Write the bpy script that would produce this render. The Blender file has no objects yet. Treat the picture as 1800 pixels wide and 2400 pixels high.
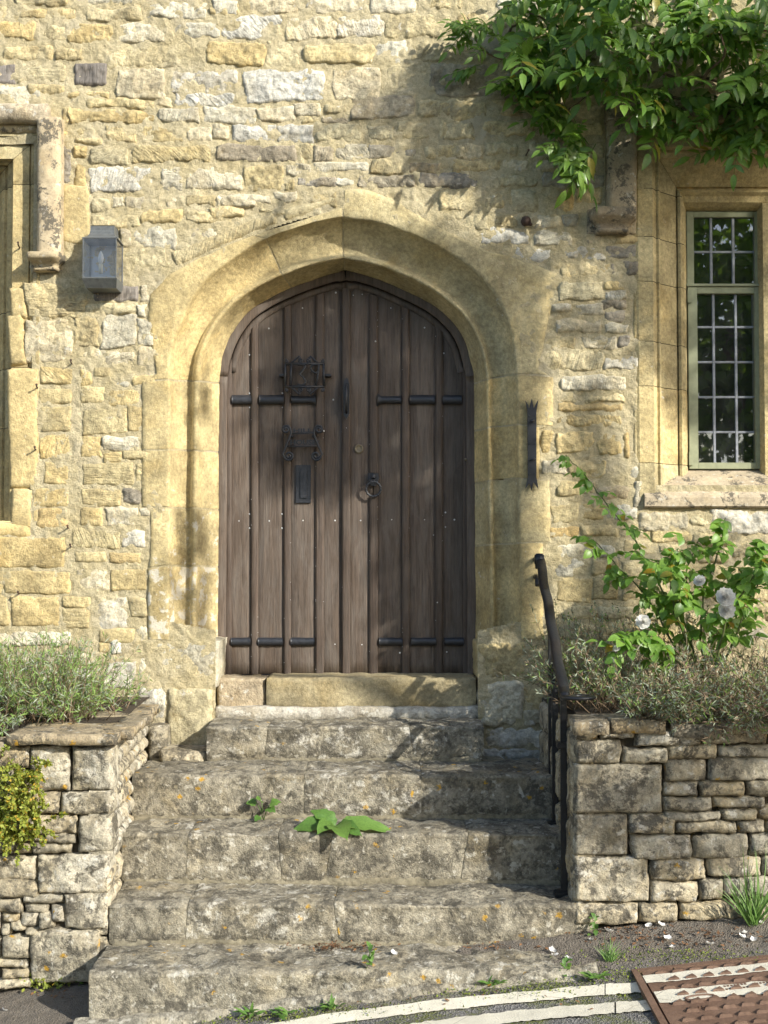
import bpy, bmesh, math, random
import numpy as np
from mathutils import Vector, Matrix, Quaternion

random.seed(7)
SC = bpy.context.scene
COL = SC.collection

# ------------------------------------------------------------------ camera
F, CX, CY = 2880.0, 900.0, 1200.0          # focal length and centre in photo pixels
CAMY, CAMZ, PITCH = -6.0, 1.75, math.radians(2.0)
cam_d = bpy.data.cameras.new('camera')
cam_d.sensor_fit = 'VERTICAL'; cam_d.sensor_height = 36.0; cam_d.lens = 36.0 * F / 2400.0
cam_d.clip_start = 0.05; cam_d.clip_end = 500.0
cam = bpy.data.objects.new('camera', cam_d); COL.objects.link(cam)
cam.location = (0, CAMY, CAMZ); cam.rotation_euler = (math.pi / 2 + PITCH, 0, 0)
SC.camera = cam

# ------------------------------------------------------------------ sky, sun, exposure
LDIR = Vector((-1.10, 1.0, -0.78)).normalized()      # the way the sunlight travels
wd = bpy.data.worlds.new('World'); SC.world = wd; wd.use_nodes = True
wn = wd.node_tree; wn.nodes.clear()
sky = wn.nodes.new('ShaderNodeTexSky'); sky.sky_type = 'NISHITA'; sky.sun_disc = False
sky.sun_elevation = math.asin(-LDIR.z); sky.sun_rotation = math.atan2(-LDIR.x, -LDIR.y)
sky.altitude = 100; sky.air_density = 1.0; sky.dust_density = 1.5; sky.ozone_density = 1.0
bgn = wn.nodes.new('ShaderNodeBackground'); bgn.inputs['Strength'].default_value = 0.15
wo = wn.nodes.new('ShaderNodeOutputWorld')
wn.links.new(sky.outputs[0], bgn.inputs[0]); wn.links.new(bgn.outputs[0], wo.inputs[0])
sun_d = bpy.data.lights.new('sun', 'SUN'); sun_d.energy = 4.0; sun_d.angle = math.radians(0.53)
sun_d.color = (1.0, 0.955, 0.86)
sun = bpy.data.objects.new('sun', sun_d); COL.objects.link(sun)
sun.rotation_euler = LDIR.to_track_quat('-Z', 'Y').to_euler(); sun.location = (6, -6, 6)
SC.view_settings.view_transform = 'Standard'; SC.view_settings.look = 'None'
SC.view_settings.exposure = 0.84; SC.view_settings.gamma = 1.0
SC.view_settings.use_curve_mapping = False
SC.render.engine = 'CYCLES'
SC.cycles.use_denoising = True; SC.cycles.use_adaptive_sampling = True; SC.cycles.adaptive_threshold = 0.02
SC.cycles.max_bounces = 8; SC.cycles.transparent_max_bounces = 12
SC.cycles.caustics_reflective = False; SC.cycles.caustics_refractive = False

# ------------------------------------------------------------------ pixel -> place helpers
sp_, cp_ = math.sin(PITCH), math.cos(PITCH)
def ray(px, py):
    a, b = (px - CX) / F, (CY - py) / F
    return (a, cp_ - b * sp_, sp_ + b * cp_)
def W(px, py, Y=0.0):
    d = ray(px, py); s = (Y - CAMY) / d[1]
    return Vector((d[0] * s, Y, CAMZ + d[2] * s))
def gz(x, y):
    z = 0.10 + 0.44 * math.tanh(x / 4.0)
    if y > -1.60: z += 0.2 * min(y + 1.60, 0.47)
    else: z += 0.02 * max(y + 1.60, -3)
    return z
def G(px, py):
    d = ray(px, py); lo, hi = 1.0, 12.0
    for _ in range(50):
        m = (lo + hi) / 2
        if CAMZ + d[2] * m > gz(d[0] * m, CAMY + d[1] * m): lo = m
        else: hi = m
    return Vector((d[0] * lo, CAMY + d[1] * lo, CAMZ + d[2] * lo))

# ------------------------------------------------------------------ numpy noise
def _hash(ix, iy, iz, seed):
    h = (ix.astype(np.int64) * 374761393 + iy.astype(np.int64) * 668265263 + iz.astype(np.int64) * 2147483647 + seed * 144665) & 0xffffffff
    h = ((h ^ (h >> 13)) * 1274126177) & 0xffffffff
    h = ((h ^ (h >> 16)) * 2246822519) & 0xffffffff
    return ((h ^ (h >> 15)) & 0xffffff) / float(0xffffff) * 2 - 1
def vnoise(P, seed=0):
    P = np.asarray(P, float); I = np.floor(P); f = P - I; f = f * f * (3 - 2 * f)
    r = 0
    for dx in (0, 1):
        wx = f[:, 0] if dx else 1 - f[:, 0]
        for dy in (0, 1):
            wy = f[:, 1] if dy else 1 - f[:, 1]
            for dz in (0, 1):
                wz = f[:, 2] if dz else 1 - f[:, 2]
                r = r + wx * wy * wz * _hash(I[:, 0] + dx, I[:, 1] + dy, I[:, 2] + dz, seed)
    return r
def fbm(P, sc, octv=4, seed=0, gain=0.5):
    P = np.asarray(P, float) * sc; a, t, s = 1.0, 0, 0
    for o in range(octv):
        t = t + a * vnoise(P + 17.3 * o, seed + o); s += a; a *= gain; P = P * 2.03
    return t / s

# ------------------------------------------------------------------ object helpers
def wloc(o):
    v = Vector((0, 0, 0))
    while o is not None:
        v = v + o.location; o = o.parent
    return v
def link(o, parent=None):
    COL.objects.link(o)
    if parent is not None: o.parent = parent
    return o
def tag(o, label=None, cat=None, group=None, kind=None):
    if label: o['label'] = label
    if cat: o['category'] = cat
    if group: o['group'] = group
    if kind: o['kind'] = kind
    return o
def empty(name, loc, label=None, cat=None, group=None, parent=None):
    o = bpy.data.objects.new(name, None); o.empty_display_size = 0.1
    link(o, parent); o.location = Vector(loc) - (wloc(parent) if parent else Vector((0, 0, 0)))
    return tag(o, label, cat, group)
def mobj(name, V, Fc, mat, parent=None, smooth=True, color=None, center=True):
    V = np.asarray([tuple(v) for v in V] if not isinstance(V, np.ndarray) else V, float)
    c = V.mean(axis=0) if center else np.zeros(3)
    me = bpy.data.meshes.new(name)
    me.from_pydata((V - c).tolist(), [], Fc if isinstance(Fc, list) else Fc.tolist()); me.update()
    if smooth: me.polygons.foreach_set('use_smooth', [True] * len(me.polygons))
    me.materials.append(mat)
    o = bpy.data.objects.new(name, me); link(o, parent)
    o.location = Vector(c) - (wloc(parent) if parent else Vector((0, 0, 0)))
    if color: o.color = color
    return o
def gridfaces(nu, nv, off=0, flip=False):
    f = []
    for j in range(nv - 1):
        for i in range(nu - 1):
            a = off + j * nu + i
            q = [a, a + 1, a + 1 + nu, a + nu]
            f.append(q[::-1] if flip else q)
    return f
class MB:
    """collects pieces of one part"""
    def __init__(s): s.v, s.f = [], []
    def add(s, V, Fc):
        o = len(s.v); s.v += [tuple(x) for x in V]; s.f += [[i + o for i in q] for q in Fc]; return s
    def box(s, a, b, bev=0.0):
        (x0, y0, z0), (x1, y1, z1) = a, b
        bm = bmesh.new(); bmesh.ops.create_cube(bm, size=1.0)
        for v in bm.verts:
            v.co = Vector(((x0 + x1) / 2 + v.co.x * (x1 - x0), (y0 + y1) / 2 + v.co.y * (y1 - y0), (z0 + z1) / 2 + v.co.z * (z1 - z0)))
        if bev > 0: bmesh.ops.bevel(bm, geom=list(bm.edges), offset=bev, segments=2, affect='EDGES')
        bm.verts.index_update()
        s.add([v.co for v in bm.verts], [[v.index for v in f.verts] for f in bm.faces]); bm.free(); return s
    def tube(s, pts, rad, n=6, flat=None):
        pts = [Vector(p) for p in pts]; V, Fc = [], []
        if not hasattr(rad, '__len__'): rad = [rad] * len(pts)
        up = Vector((0, 0, 1)); prev = None
        for i, p in enumerate(pts):
            t = (pts[min(i + 1, len(pts) - 1)] - pts[max(i - 1, 0)])
            if t.length < 1e-9: t = Vector((0, 0, 1))
            t.normalize()
            if prev is None:
                a = t.cross(up)
                if a.length < 0.05: a = t.cross(Vector((0, 1, 0)))
            else:
                a = prev - t * prev.dot(t)
                if a.length < 1e-5: a = t.cross(up)
            a.normalize(); prev = a; b = t.cross(a)
            for k in range(n):
                an = 2 * math.pi * k / n
                fx = flat if flat else 1.0
                V.append(p + (a * math.cos(an) + b * math.sin(an) * fx) * rad[i])
        for i in range(len(pts) - 1):
            for k in range(n):
                Fc.append([i * n + k, i * n + (k + 1) % n, (i + 1) * n + (k + 1) % n, (i + 1) * n + k])
        Fc.append(list(range(n))[::-1]); Fc.append([(len(pts) - 1) * n + k for k in range(n)])
        return s.add(V, Fc)
    def prism(s, poly, y0, y1):
        """poly: list of (x,z); front at y0 (smaller y), back at y1"""
        n = len(poly); V = [(x, y0, z) for x, z in poly] + [(x, y1, z) for x, z in poly]
        Fc = [list(range(n)), list(range(n, 2 * n))[::-1]]
        for i in range(n):
            j = (i + 1) % n; Fc.append([i, i + n, j + n, j])
        return s.add(V, Fc)
    def lathe(s, prof, c, axis='z', n=16):
        V, Fc = [], []
        for r, h in prof:
            for k in range(n):
                a = 2 * math.pi * k / n; u, w = r * math.cos(a), r * math.sin(a)
                V.append({'z': (c[0] + u, c[1] + w, c[2] + h), 'y': (c[0] + u, c[1] - h, c[2] + w)}[axis])
        for i in range(len(prof) - 1):
            for k in range(n):
                Fc.append([i * n + k, i * n + (k + 1) % n, (i + 1) * n + (k + 1) % n, (i + 1) * n + k])
        Fc.append([k for k in range(n)][::-1]); Fc.append([(len(prof) - 1) * n + k for k in range(n)])
        return s.add(V, Fc)
    def build(s, name, mat, parent=None, smooth=False, color=None):
        return mobj(name, np.array(s.v, float), s.f, mat, parent, smooth, color)

# ------------------------------------------------------------------ materials
class NT:
    def __init__(s, name):
        s.m = bpy.data.materials.new(name); s.m.use_nodes = True
        s.t = s.m.node_tree; s.t.nodes.clear()
        s.out = s.n('OutputMaterial'); s.b = s.n('BsdfPrincipled'); s.l(s.b.outputs[0], s.out.inputs['Surface'])
        s.pos = s.n('NewGeometry').outputs['Position']
        oi = s.n('ObjectInfo'); s.ocol, s.oalpha, s.orand = oi.outputs['Color'], oi.outputs['Alpha'], oi.outputs['Random']
    def n(s, t): return s.t.nodes.new('ShaderNode' + t)
    def l(s, a, b): s.t.links.new(a, b)
    def set(s, inp, v):
        if hasattr(v, 'is_output') or isinstance(v, bpy.types.NodeSocket): s.l(v, inp)
        else: inp.default_value = v
    def noise(s, sc, det=4, rough=0.55, vec=None, dist=0.0):
        n = s.n('TexNoise'); s.l(vec or s.pos, n.inputs['Vector']); s.set(n.inputs['Scale'], sc)
        n.inputs['Detail'].default_value = det; n.inputs['Roughness'].default_value = rough; n.inputs['Distortion'].default_value = dist
        return n.outputs['Fac']
    def mapr(s, v, a, b, c=0.0, d=1.0, smooth=False):
        n = s.n('MapRange'); s.set(n.inputs[0], v); n.clamp = True
        if smooth: n.interpolation_type = 'SMOOTHSTEP'
        for k, q in zip((1, 2, 3, 4), (a, b, c, d)): s.set(n.inputs[k], q)
        return n.outputs[0]
    def math(s, op, a, b=0.0):
        n = s.n('Math'); n.operation = op; s.set(n.inputs[0], a); s.set(n.inputs[1], b); return n.outputs[0]
    def vmath(s, op, a, b):
        n = s.n('VectorMath'); n.operation = op; s.set(n.inputs[0], a); s.set(n.inputs[1], b); return n.outputs[0]
    def mix(s, f, a, b, mode='MIX'):
        n = s.n('Mix'); n.data_type = 'RGBA'; n.blend_type = mode; n.clamp_factor = True
        for i, q in ((0, f), (6, a), (7, b)):
            if isinstance(q, tuple) and len(q) == 3: q = q + (1,)
            s.set(n.inputs[i], q)
        return n.outputs[2]
    def scale(s, col, v):           # colour times a grey factor
        c = s.n('CombineColor')
        for i in range(3): s.set(c.inputs[i], v)
        return s.mix(1.0, col, c.outputs[0], 'MULTIPLY')
    def bump(s, h, dist, strength=1.0, prev=None):
        n = s.n('Bump'); s.set(n.inputs['Height'], h); n.inputs['Distance'].default_value = dist; n.inputs['Strength'].default_value = strength
        if prev is not None: s.l(prev, n.inputs['Normal'])
        return n.outputs[0]
    def done(s, col, rough=0.9, nrm=None, spec=0.3, metal=0.0):
        if isinstance(col, tuple) and len(col) == 3: col = col + (1,)
        s.set(s.b.inputs['Base Color'], col); s.set(s.b.inputs['Roughness'], rough)
        s.set(s.b.inputs['Specular IOR Level'], spec); s.set(s.b.inputs['Metallic'], metal)
        if nrm is not None: s.l(nrm, s.b.inputs['Normal'])
        return s.m

def mat_stone(name, mott=0.5, tool=0.6, grain=0.5, lichen=True, bumpd=0.004, dark=0.0, orange=0.0, big=7.0):
    t = NT(name)
    r3 = t.n('CombineXYZ'); t.set(r3.inputs[0], t.math('MULTIPLY', t.orand, 31.0)); t.set(r3.inputs[1], t.math('MULTIPLY', t.orand, 17.0))
    vec = t.vmath('ADD', t.pos, r3.outputs[0])
    a = t.noise(big, 6, 0.62, vec); b = t.noise(55, 5, 0.65, vec); c = t.noise(210, 3, 0.6)
    col = t.scale(t.ocol, t.mapr(a, 0.28, 0.72, 1 - mott * 0.55, 1 + mott * 0.32))
    col = t.scale(col, t.mapr(b, 0.25, 0.75, 1 - grain * 0.38, 1 + grain * 0.25))
    col = t.scale(col, t.mapr(c, 0.3, 0.7, 0.86, 1.12))
    iron = t.noise(5.0, 5, 0.6, vec, 0.6)
    col = t.mix(t.mapr(iron, 0.50, 0.74, 0.0, 0.45), col, t.mix(1.0, col, (1.0, 0.84, 0.52), 'MULTIPLY'))
    if lichen:                       # grey-white crust, amount from the object's alpha
        li = t.noise(16, 7, 0.68, vec, 0.3); th = t.mapr(t.oalpha, 0, 1, 0.78, 0.46)
        f = t.mapr(t.math('SUBTRACT', li, th), 0.0, 0.05, 0.0, 0.75)
        col = t.mix(f, col, (0.60, 0.57, 0.49))
        pit = t.noise(75, 3, 0.5, vec)
        col = t.mix(t.mapr(pit, 0.66, 0.74, 0.0, 0.5), col, (0.20, 0.165, 0.11))
    if dark > 0:                     # black-grey algae and soot mottling
        d1 = t.noise(12, 8, 0.74, vec, 0.4); d2 = t.noise(60, 4, 0.7, vec)
        dd = t.math('ADD', d1, t.math('MULTIPLY', t.math('SUBTRACT', d2, 0.5), 0.35))
        col = t.mix(t.mapr(dd, 0.545 - 0.09 * dark, 0.585, 0.0, 0.9), col, (0.095, 0.086, 0.068))
        d3 = t.noise(26, 5, 0.6, vec, 0.2)
        col = t.mix(t.mapr(d3, 0.60, 0.67, 0.0, 0.7), col, (0.55, 0.52, 0.44))
    if orange > 0:
        vo = t.n('TexVoronoi'); t.l(vec, vo.inputs['Vector']); vo.inputs['Scale'].default_value = 13
        sp = t.math('ADD', vo.outputs['Distance'], t.math('MULTIPLY', t.noise(60, 5, 0.75), 0.75))
        gate = t.mapr(t.noise(3.1, 2, 0.5, vec), 0.56 - 0.08 * orange, 0.60 - 0.08 * orange, 0, 1)
        col = t.mix(t.math('MULTIPLY', t.mapr(sp, 0.47, 0.53, 0.9, 0.0), gate), col, (0.50, 0.29, 0.035))
    # relief: grain, pits and chisel marks that turn from stone to stone
    h = t.math('ADD', t.math('MULTIPLY', t.noise(34, 8, 0.68, vec), 1.0), t.math('MULTIPLY', t.noise(150, 4, 0.6), 0.35))
    nr = t.bump(h, bumpd, 1.0)
    if tool > 0:
        vr = t.n('VectorRotate'); vr.rotation_type = 'Y_AXIS'; t.l(vec, vr.inputs['Vector'])
        t.set(vr.inputs['Angle'], t.math('MULTIPLY', t.orand, 3.0))
        wv = t.n('TexNoise'); mp = t.n('Mapping'); mp.inputs['Scale'].default_value = (75, 30, 11)
        t.l(vr.outputs[0], mp.inputs[0]); t.l(mp.outputs[0], wv.inputs['Vector']); wv.inputs['Scale'].default_value = 1.0; wv.inputs['Detail'].default_value = 4; wv.inputs['Distortion'].default_value = 0.6
        gate = t.mapr(t.math('FRACT', t.math('MULTIPLY', t.orand, 7.31)), 0.45, 0.95, 0.0, tool)
        nr = t.bump(t.math('MULTIPLY', wv.outputs['Fac'], gate), bumpd * 2.2, 1.0, nr)
    return t.done(col, 0.93, nr, 0.2)

M = {}
M['rubble'] = mat_stone('rubble limestone', 0.85, 0.4, 1.2, True, 0.013)
M['ashlar'] = mat_stone('ochre ashlar', 0.85, 0.15, 1.1, True, 0.007, big=4.5)
M['drystone'] = mat_stone('weathered dry stone', 0.9, 0.0, 1.2, True, 0.013, dark=0.5, orange=0.6)
M['step'] = mat_stone('worn step stone', 0.8, 0.0, 1.2, True, 0.014, dark=0.9, orange=0.5)
M['sill'] = mat_stone('weathered sill stone', 0.5, 0.1, 0.7, True, 0.003, dark=0.15)

def mat_mortar():
    t = NT('lime mortar')
    a = t.noise(5, 6, 0.65); b = t.noise(48, 6, 0.7); c = t.noise(190, 3, 0.6)
    col = t.mix(t.mapr(a, 0.35, 0.65), (0.51, 0.43, 0.25), (0.60, 0.525, 0.345))
    col = t.scale(col, t.mapr(b, 0.25, 0.75, 0.70, 1.2)); col = t.scale(col, t.mapr(c, 0.3, 0.7, 0.8, 1.15))
    g = t.noise(3.3, 4, 0.6)
    col = t.mix(t.mapr(g, 0.56, 0.70, 0, 0.5), col, (0.50, 0.455, 0.35))
    nr = t.bump(t.math('ADD', t.noise(42, 8, 0.72), t.math('MULTIPLY', t.noise(170, 4, 0.7), 0.5)), 0.016, 1.0)
    return t.done(col, 0.96, nr, 0.15)
M['mortar'] = mat_mortar()

def mat_wood(name, base, red, grey, gl=0.55):
    t = NT(name)
    r3 = t.n('CombineXYZ'); t.set(r3.inputs[0], t.math('MULTIPLY', t.orand, 9.0)); t.set(r3.inputs[2], t.math('MULTIPLY', t.orand, 23.0))
    vec = t.vmath('ADD', t.pos, r3.outputs[0])
    mp = t.n('Mapping'); mp.inputs['Scale'].default_value = (1.0, 1.0, 0.045); t.l(vec, mp.inputs[0])
    g1 = t.noise(130, 7, 0.7, mp.outputs[0], 0.6); g2 = t.noise(30, 5, 0.6, mp.outputs[0], 0.4)
    mp2 = t.n('Mapping'); mp2.inputs['Scale'].default_value = (1.0, 1.0, 0.22); t.l(vec, mp2.inputs[0])
    w = t.noise(17, 7, 0.7, mp2.outputs[0], 0.5)
    col = t.mix(t.mapr(g1, 0.32, 0.68), base, red)
    col = t.scale(col, t.mapr(g2, 0.3, 0.7, 0.72, 1.2))
    col = t.mix(t.mapr(w, 0.42, 0.66, 0.0, gl), col, grey)          # silvered by weather
    col = t.scale(col, t.mapr(t.orand, 0, 1, 0.85, 1.12))
    nr = t.bump(t.math('ADD', g1, t.math('MULTIPLY', g2, 0.6)), 0.0035, 1.0)
    return t.done(col, t.mapr(w, 0.3, 0.7, 0.5, 0.72), nr, 0.35)
M['oak'] = mat_wood('weathered dark oak', (0.050, 0.036, 0.027), (0.130, 0.095, 0.070), (0.172, 0.150, 0.128), 0.5)
M['oak_rib'] = mat_wood('oiled oak rib', (0.044, 0.031, 0.023), (0.106, 0.074, 0.054), (0.145, 0.125, 0.106), 0.4)
M['timber'] = mat_wood('silvered oak timber', (0.075, 0.064, 0.053), (0.27, 0.24, 0.205), (0.23, 0.21, 0.185), 0.35)

def mat_iron(name, col, rough=0.5, rust=0.0):
    t = NT(name); a = t.noise(60, 5, 0.65); b = t.noise(9, 4, 0.6)
    c = t.scale(col + (1,) if len(col) == 3 else col, t.mapr(a, 0.3, 0.7, 0.7, 1.3))
    if rust: c = t.mix(t.mapr(b, 0.5, 0.7, 0, rust), c, (0.16, 0.075, 0.03))
    nr = t.bump(t.noise(85, 4, 0.6), 0.0015, 0.8)
    return t.done(c, t.mapr(a, 0.3, 0.7, rough - 0.1, rough + 0.15), nr, 0.5)
M['iron'] = mat_iron('black painted iron', (0.019, 0.021, 0.026), 0.45)
M['iron_rail'] = mat_iron('worn black handrail paint', (0.013, 0.014, 0.016), 0.40, 0.04)
M['rust'] = mat_iron('rusted iron', (0.06, 0.035, 0.025), 0.8, 0.8)
M['lead'] = mat_iron('grey lead came', (0.21, 0.225, 0.25), 0.5)
M['bronze'] = mat_iron('aged grey bronze', (0.105, 0.112, 0.110), 0.42)
M['brass'] = mat_iron('dull brass', (0.16, 0.13, 0.08), 0.45)

def plain(name, col, rough=0.6, var=0.15, sc=40, bd=0.0, spec=0.4):
    t = NT(name); a = t.noise(sc, 5, 0.6)
    return t.done(t.scale(col + (1,), t.mapr(a, 0.3, 0.7, 1 - var, 1 + var)), rough, t.bump(a, bd, 0.6) if bd else None, spec)
M['green_paint'] = plain('sage green paint', (0.25, 0.265, 0.165), 0.5, 0.14, 30, 0.0006)
M['cream'] = plain('cream candle sleeve', (0.72, 0.68, 0.54), 0.5, 0.05)
M['stud'] = plain('pale fixing', (0.55, 0.55, 0.54), 0.5)
M['soil'] = plain('dark soil', (0.055, 0.042, 0.028), 0.95, 0.5, 60, 0.01)
M['core'] = plain('dark wall core', (0.07, 0.058, 0.04), 0.95, 0.4, 30, 0.01)
M['dirt'] = plain('packed dirt', (0.23, 0.205, 0.145), 0.95, 0.4, 50, 0.006)
M['room'] = plain('dim room', (0.02, 0.018, 0.016), 0.9)
M['curtain'] = plain('dark curtain', (0.03, 0.024, 0.022), 0.9)

def mat_glass(name, ior=1.55, tint=(0.93, 0.95, 0.94), dirt=0.02, refl=4.5):
    t = NT(name); t.t.nodes.remove(t.b)
    tr = t.n('BsdfTransparent'); tr.inputs[0].default_value = tint + (1,)
    gl = t.n('BsdfGlossy'); gl.inputs['Roughness'].default_value = 0.015
    fr = t.n('Fresnel'); fr.inputs['IOR'].default_value = ior
    nb = t.bump(t.noise(5, 1, 0.4), 0.002, 0.12); t.l(nb, gl.inputs['Normal']); 
    df = t.n('BsdfDiffuse'); df.inputs[0].default_value = (0.5, 0.52, 0.55, 1)
    m1 = t.n('MixShader'); t.l(t.math('MULTIPLY', fr.outputs[0], refl), m1.inputs[0]); t.l(tr.outputs[0], m1.inputs[1]); t.l(gl.outputs[0], m1.inputs[2])
    m2 = t.n('MixShader'); t.l(t.mapr(t.noise(30, 5, 0.7), 0.35, 0.8, dirt * 0.4, dirt * 2.2), m2.inputs[0]); t.l(m1.outputs[0], m2.inputs[1]); t.l(df.outputs[0], m2.inputs[2])
    t.l(m2.outputs[0], t.out.inputs['Surface']); return t.m
M['glass'] = mat_glass('old window glass'); M['lantern_glass'] = mat_glass('lantern glass', 1.5, (0.95, 0.96, 0.97), 0.05, 1.6)

def mat_leaf(name, c1, c2, rough=0.42, transl=0.35, yellow=None, ysh=0.0, tcol=(1.0, 1.05, 0.5)):
    t = NT(name); geo = t.n('NewGeometry')
    ri = geo.outputs['Random Per Island']
    f = t.math('FRACT', t.math('ADD', ri, t.math('MULTIPLY', t.orand, 3.7)))
    col = t.mix(f, c1, c2)
    if yellow: col = t.mix(t.mapr(t.math('FRACT', t.math('MULTIPLY', f, 13.7)), 1 - ysh, 1 - ysh + 0.02), col, yellow)
    col = t.scale(col, t.mapr(t.noise(120, 3), 0.3, 0.7, 0.82, 1.15))
    t.done(col, rough, t.bump(t.noise(90, 2), 0.0012, 0.5), 0.5)
    tl = t.n('BsdfTranslucent'); t.l(t.mix(1.0, col, tcol, 'MULTIPLY'), tl.inputs[0])
    mx = t.n('MixShader'); mx.inputs[0].default_value = transl
    t.l(t.b.outputs[0], mx.inputs[1]); t.l(tl.outputs[0], mx.inputs[2]); t.l(mx.outputs[0], t.out.inputs['Surface'])
    return t.m
M['petal'] = mat_leaf('white petal', (0.86, 0.85, 0.83), (0.90, 0.89, 0.86), 0.6, 0.4, tcol=(1.0, 1.0, 0.95))
M['wist'] = mat_leaf('wisteria leaf', (0.085, 0.18, 0.030), (0.215, 0.36, 0.060), 0.36, 0.45, (0.34, 0.30, 0.05), 0.035)
M['wist_young'] = mat_leaf('young wisteria leaf', (0.11, 0.22, 0.035), (0.17, 0.28, 0.05), 0.4, 0.4)
M['rose_leaf'] = mat_leaf('rose leaf', (0.12, 0.25, 0.040), (0.23, 0.39, 0.070), 0.38, 0.45, (0.32, 0.22, 0.03), 0.04)
M['lav'] = mat_leaf('lavender leaf', (0.22, 0.27, 0.18), (0.36, 0.40, 0.30), 0.7, 0.2)
M['lav_green'] = mat_leaf('green lavender leaf', (0.14, 0.25, 0.050), (0.27, 0.39, 0.105), 0.65, 0.28)
M['lav_dry'] = mat_leaf('dry lavender stalk', (0.17, 0.115, 0.065), (0.30, 0.22, 0.14), 0.8, 0.1)
M['cory'] = mat_leaf('corydalis leaf', (0.20, 0.26, 0.035), (0.36, 0.38, 0.06), 0.6, 0.3, (0.45, 0.30, 0.03), 0.12)
M['weed'] = mat_leaf('weed leaf', (0.075, 0.165, 0.03), (0.14, 0.25, 0.05), 0.5, 0.25)
M['grass'] = mat_leaf('grass blade', (0.09, 0.19, 0.035), (0.17, 0.28, 0.07), 0.5, 0.3)
M['tree_leaf'] = mat_leaf('tree leaf', (0.12, 0.22, 0.03), (0.24, 0.36, 0.06), 0.4, 0.62)
M['litter'] = mat_leaf('dead leaf', (0.12, 0.06, 0.03), (0.24, 0.12, 0.05), 0.8, 0.05)
M['bark'] = plain('bark', (0.15, 0.11, 0.075), 0.9, 0.35, 40, 0.006)
M['cane'] = plain('green cane', (0.12, 0.14, 0.05), 0.6, 0.3, 40)
M['vine_wood'] = plain('vine stem', (0.16, 0.11, 0.07), 0.8, 0.3, 60, 0.002)
M['moss'] = mat_leaf('moss', (0.10, 0.14, 0.015), (0.20, 0.24, 0.03), 0.9, 0.1)

def mat_road():
    t = NT('asphalt')
    a = t.noise(3, 5, 0.6); v = t.n('TexVoronoi'); t.l(t.pos, v.inputs['Vector']); v.inputs['Scale'].default_value = 150
    col = t.mix(t.mapr(a, 0.35, 0.65), (0.115, 0.110, 0.105), (0.165, 0.158, 0.148))
    ag = t.n('SeparateColor'); t.l(v.outputs['Color'], ag.inputs[0])
    col = t.scale(col, t.mapr(ag.outputs[0], 0, 1, 0.6, 1.45))
    col = t.mix(t.mapr(ag.outputs[1], 0.93, 0.97, 0, 0.7), col, (0.38, 0.36, 0.33))
    # soil washed down and moss, thick along the wall foot, gone on the driven part
    sx = t.n('SeparateXYZ'); t.l(t.pos, sx.inputs[0])
    edge = t.mapr(sx.outputs[1], -1.70, -1.36)
    so = t.math('ADD', edge, t.math('MULTIPLY', t.math('SUBTRACT', t.noise(9, 6, 0.7), 0.5), 1.1))
    col = t.mix(t.mapr(so, 0.45, 0.95, 0, 0.85), col, t.mix(t.noise(40, 5, 0.7), (0.085, 0.068, 0.05), (0.22, 0.19, 0.15)))
    band = t.math('MULTIPLY', t.mapr(sx.outputs[1], -2.05, -1.75), t.mapr(sx.outputs[1], -1.42, -1.52))
    mo = t.math('MULTIPLY', band, t.mapr(t.noise(6.5, 7, 0.72, None, 0.5), 0.46, 0.57))
    mo2 = t.math('MULTIPLY', mo, t.mapr(t.noise(90, 4, 0.7), 0.40, 0.56))
    col = t.mix(t.math('MULTIPLY', mo2, 0.9), col, t.mix(t.noise(55, 3), (0.085, 0.10, 0.015), (0.19, 0.21, 0.035)))
    h = t.math('ADD', v.outputs['Distance'], t.math('MULTIPLY', t.noise(60, 5, 0.7), 0.8))
    return t.done(col, 0.88, t.bump(h, 0.006, 0.9), 0.3)
M['road'] = mat_road()
def mat_paint():
    t = NT('cream road paint')
    a = t.noise(12, 6, 0.7); v = t.n('TexVoronoi'); v.feature = 'DISTANCE_TO_EDGE'; t.l(t.pos, v.inputs['Vector']); v.inputs['Scale'].default_value = 4.2
    col = t.scale((0.70, 0.655, 0.53, 1), t.mapr(a, 0.3, 0.7, 0.8, 1.08))
    col = t.mix(t.math('MULTIPLY', t.mapr(v.outputs['Distance'], 0.003, 0.009, 0.6, 0.0), t.mapr(t.noise(4, 3), 0.5, 0.56)), col, (0.22, 0.19, 0.14))
    w = t.noise(75, 5, 0.75)
    col = t.mix(t.mapr(w, 0.64, 0.70, 0, 0.8), col, (0.13, 0.12, 0.11))
    return t.done(col, 0.8, t.bump(t.noise(140, 4, 0.7), 0.004, 0.8), 0.3)
M['paint'] = mat_paint()
def mat_cover():
    t = NT('rusted iron cover'); a = t.noise(8, 6, 0.65); b = t.noise(90, 4, 0.7)
    col = t.mix(t.mapr(a, 0.3, 0.7), (0.115, 0.066, 0.043), (0.19, 0.118, 0.080))
    col = t.scale(col, t.mapr(b, 0.3, 0.7, 0.75, 1.2))
    return t.done(col, 0.68, t.bump(b, 0.002, 0.7), 0.4)
M['cover'] = mat_cover()

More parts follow.
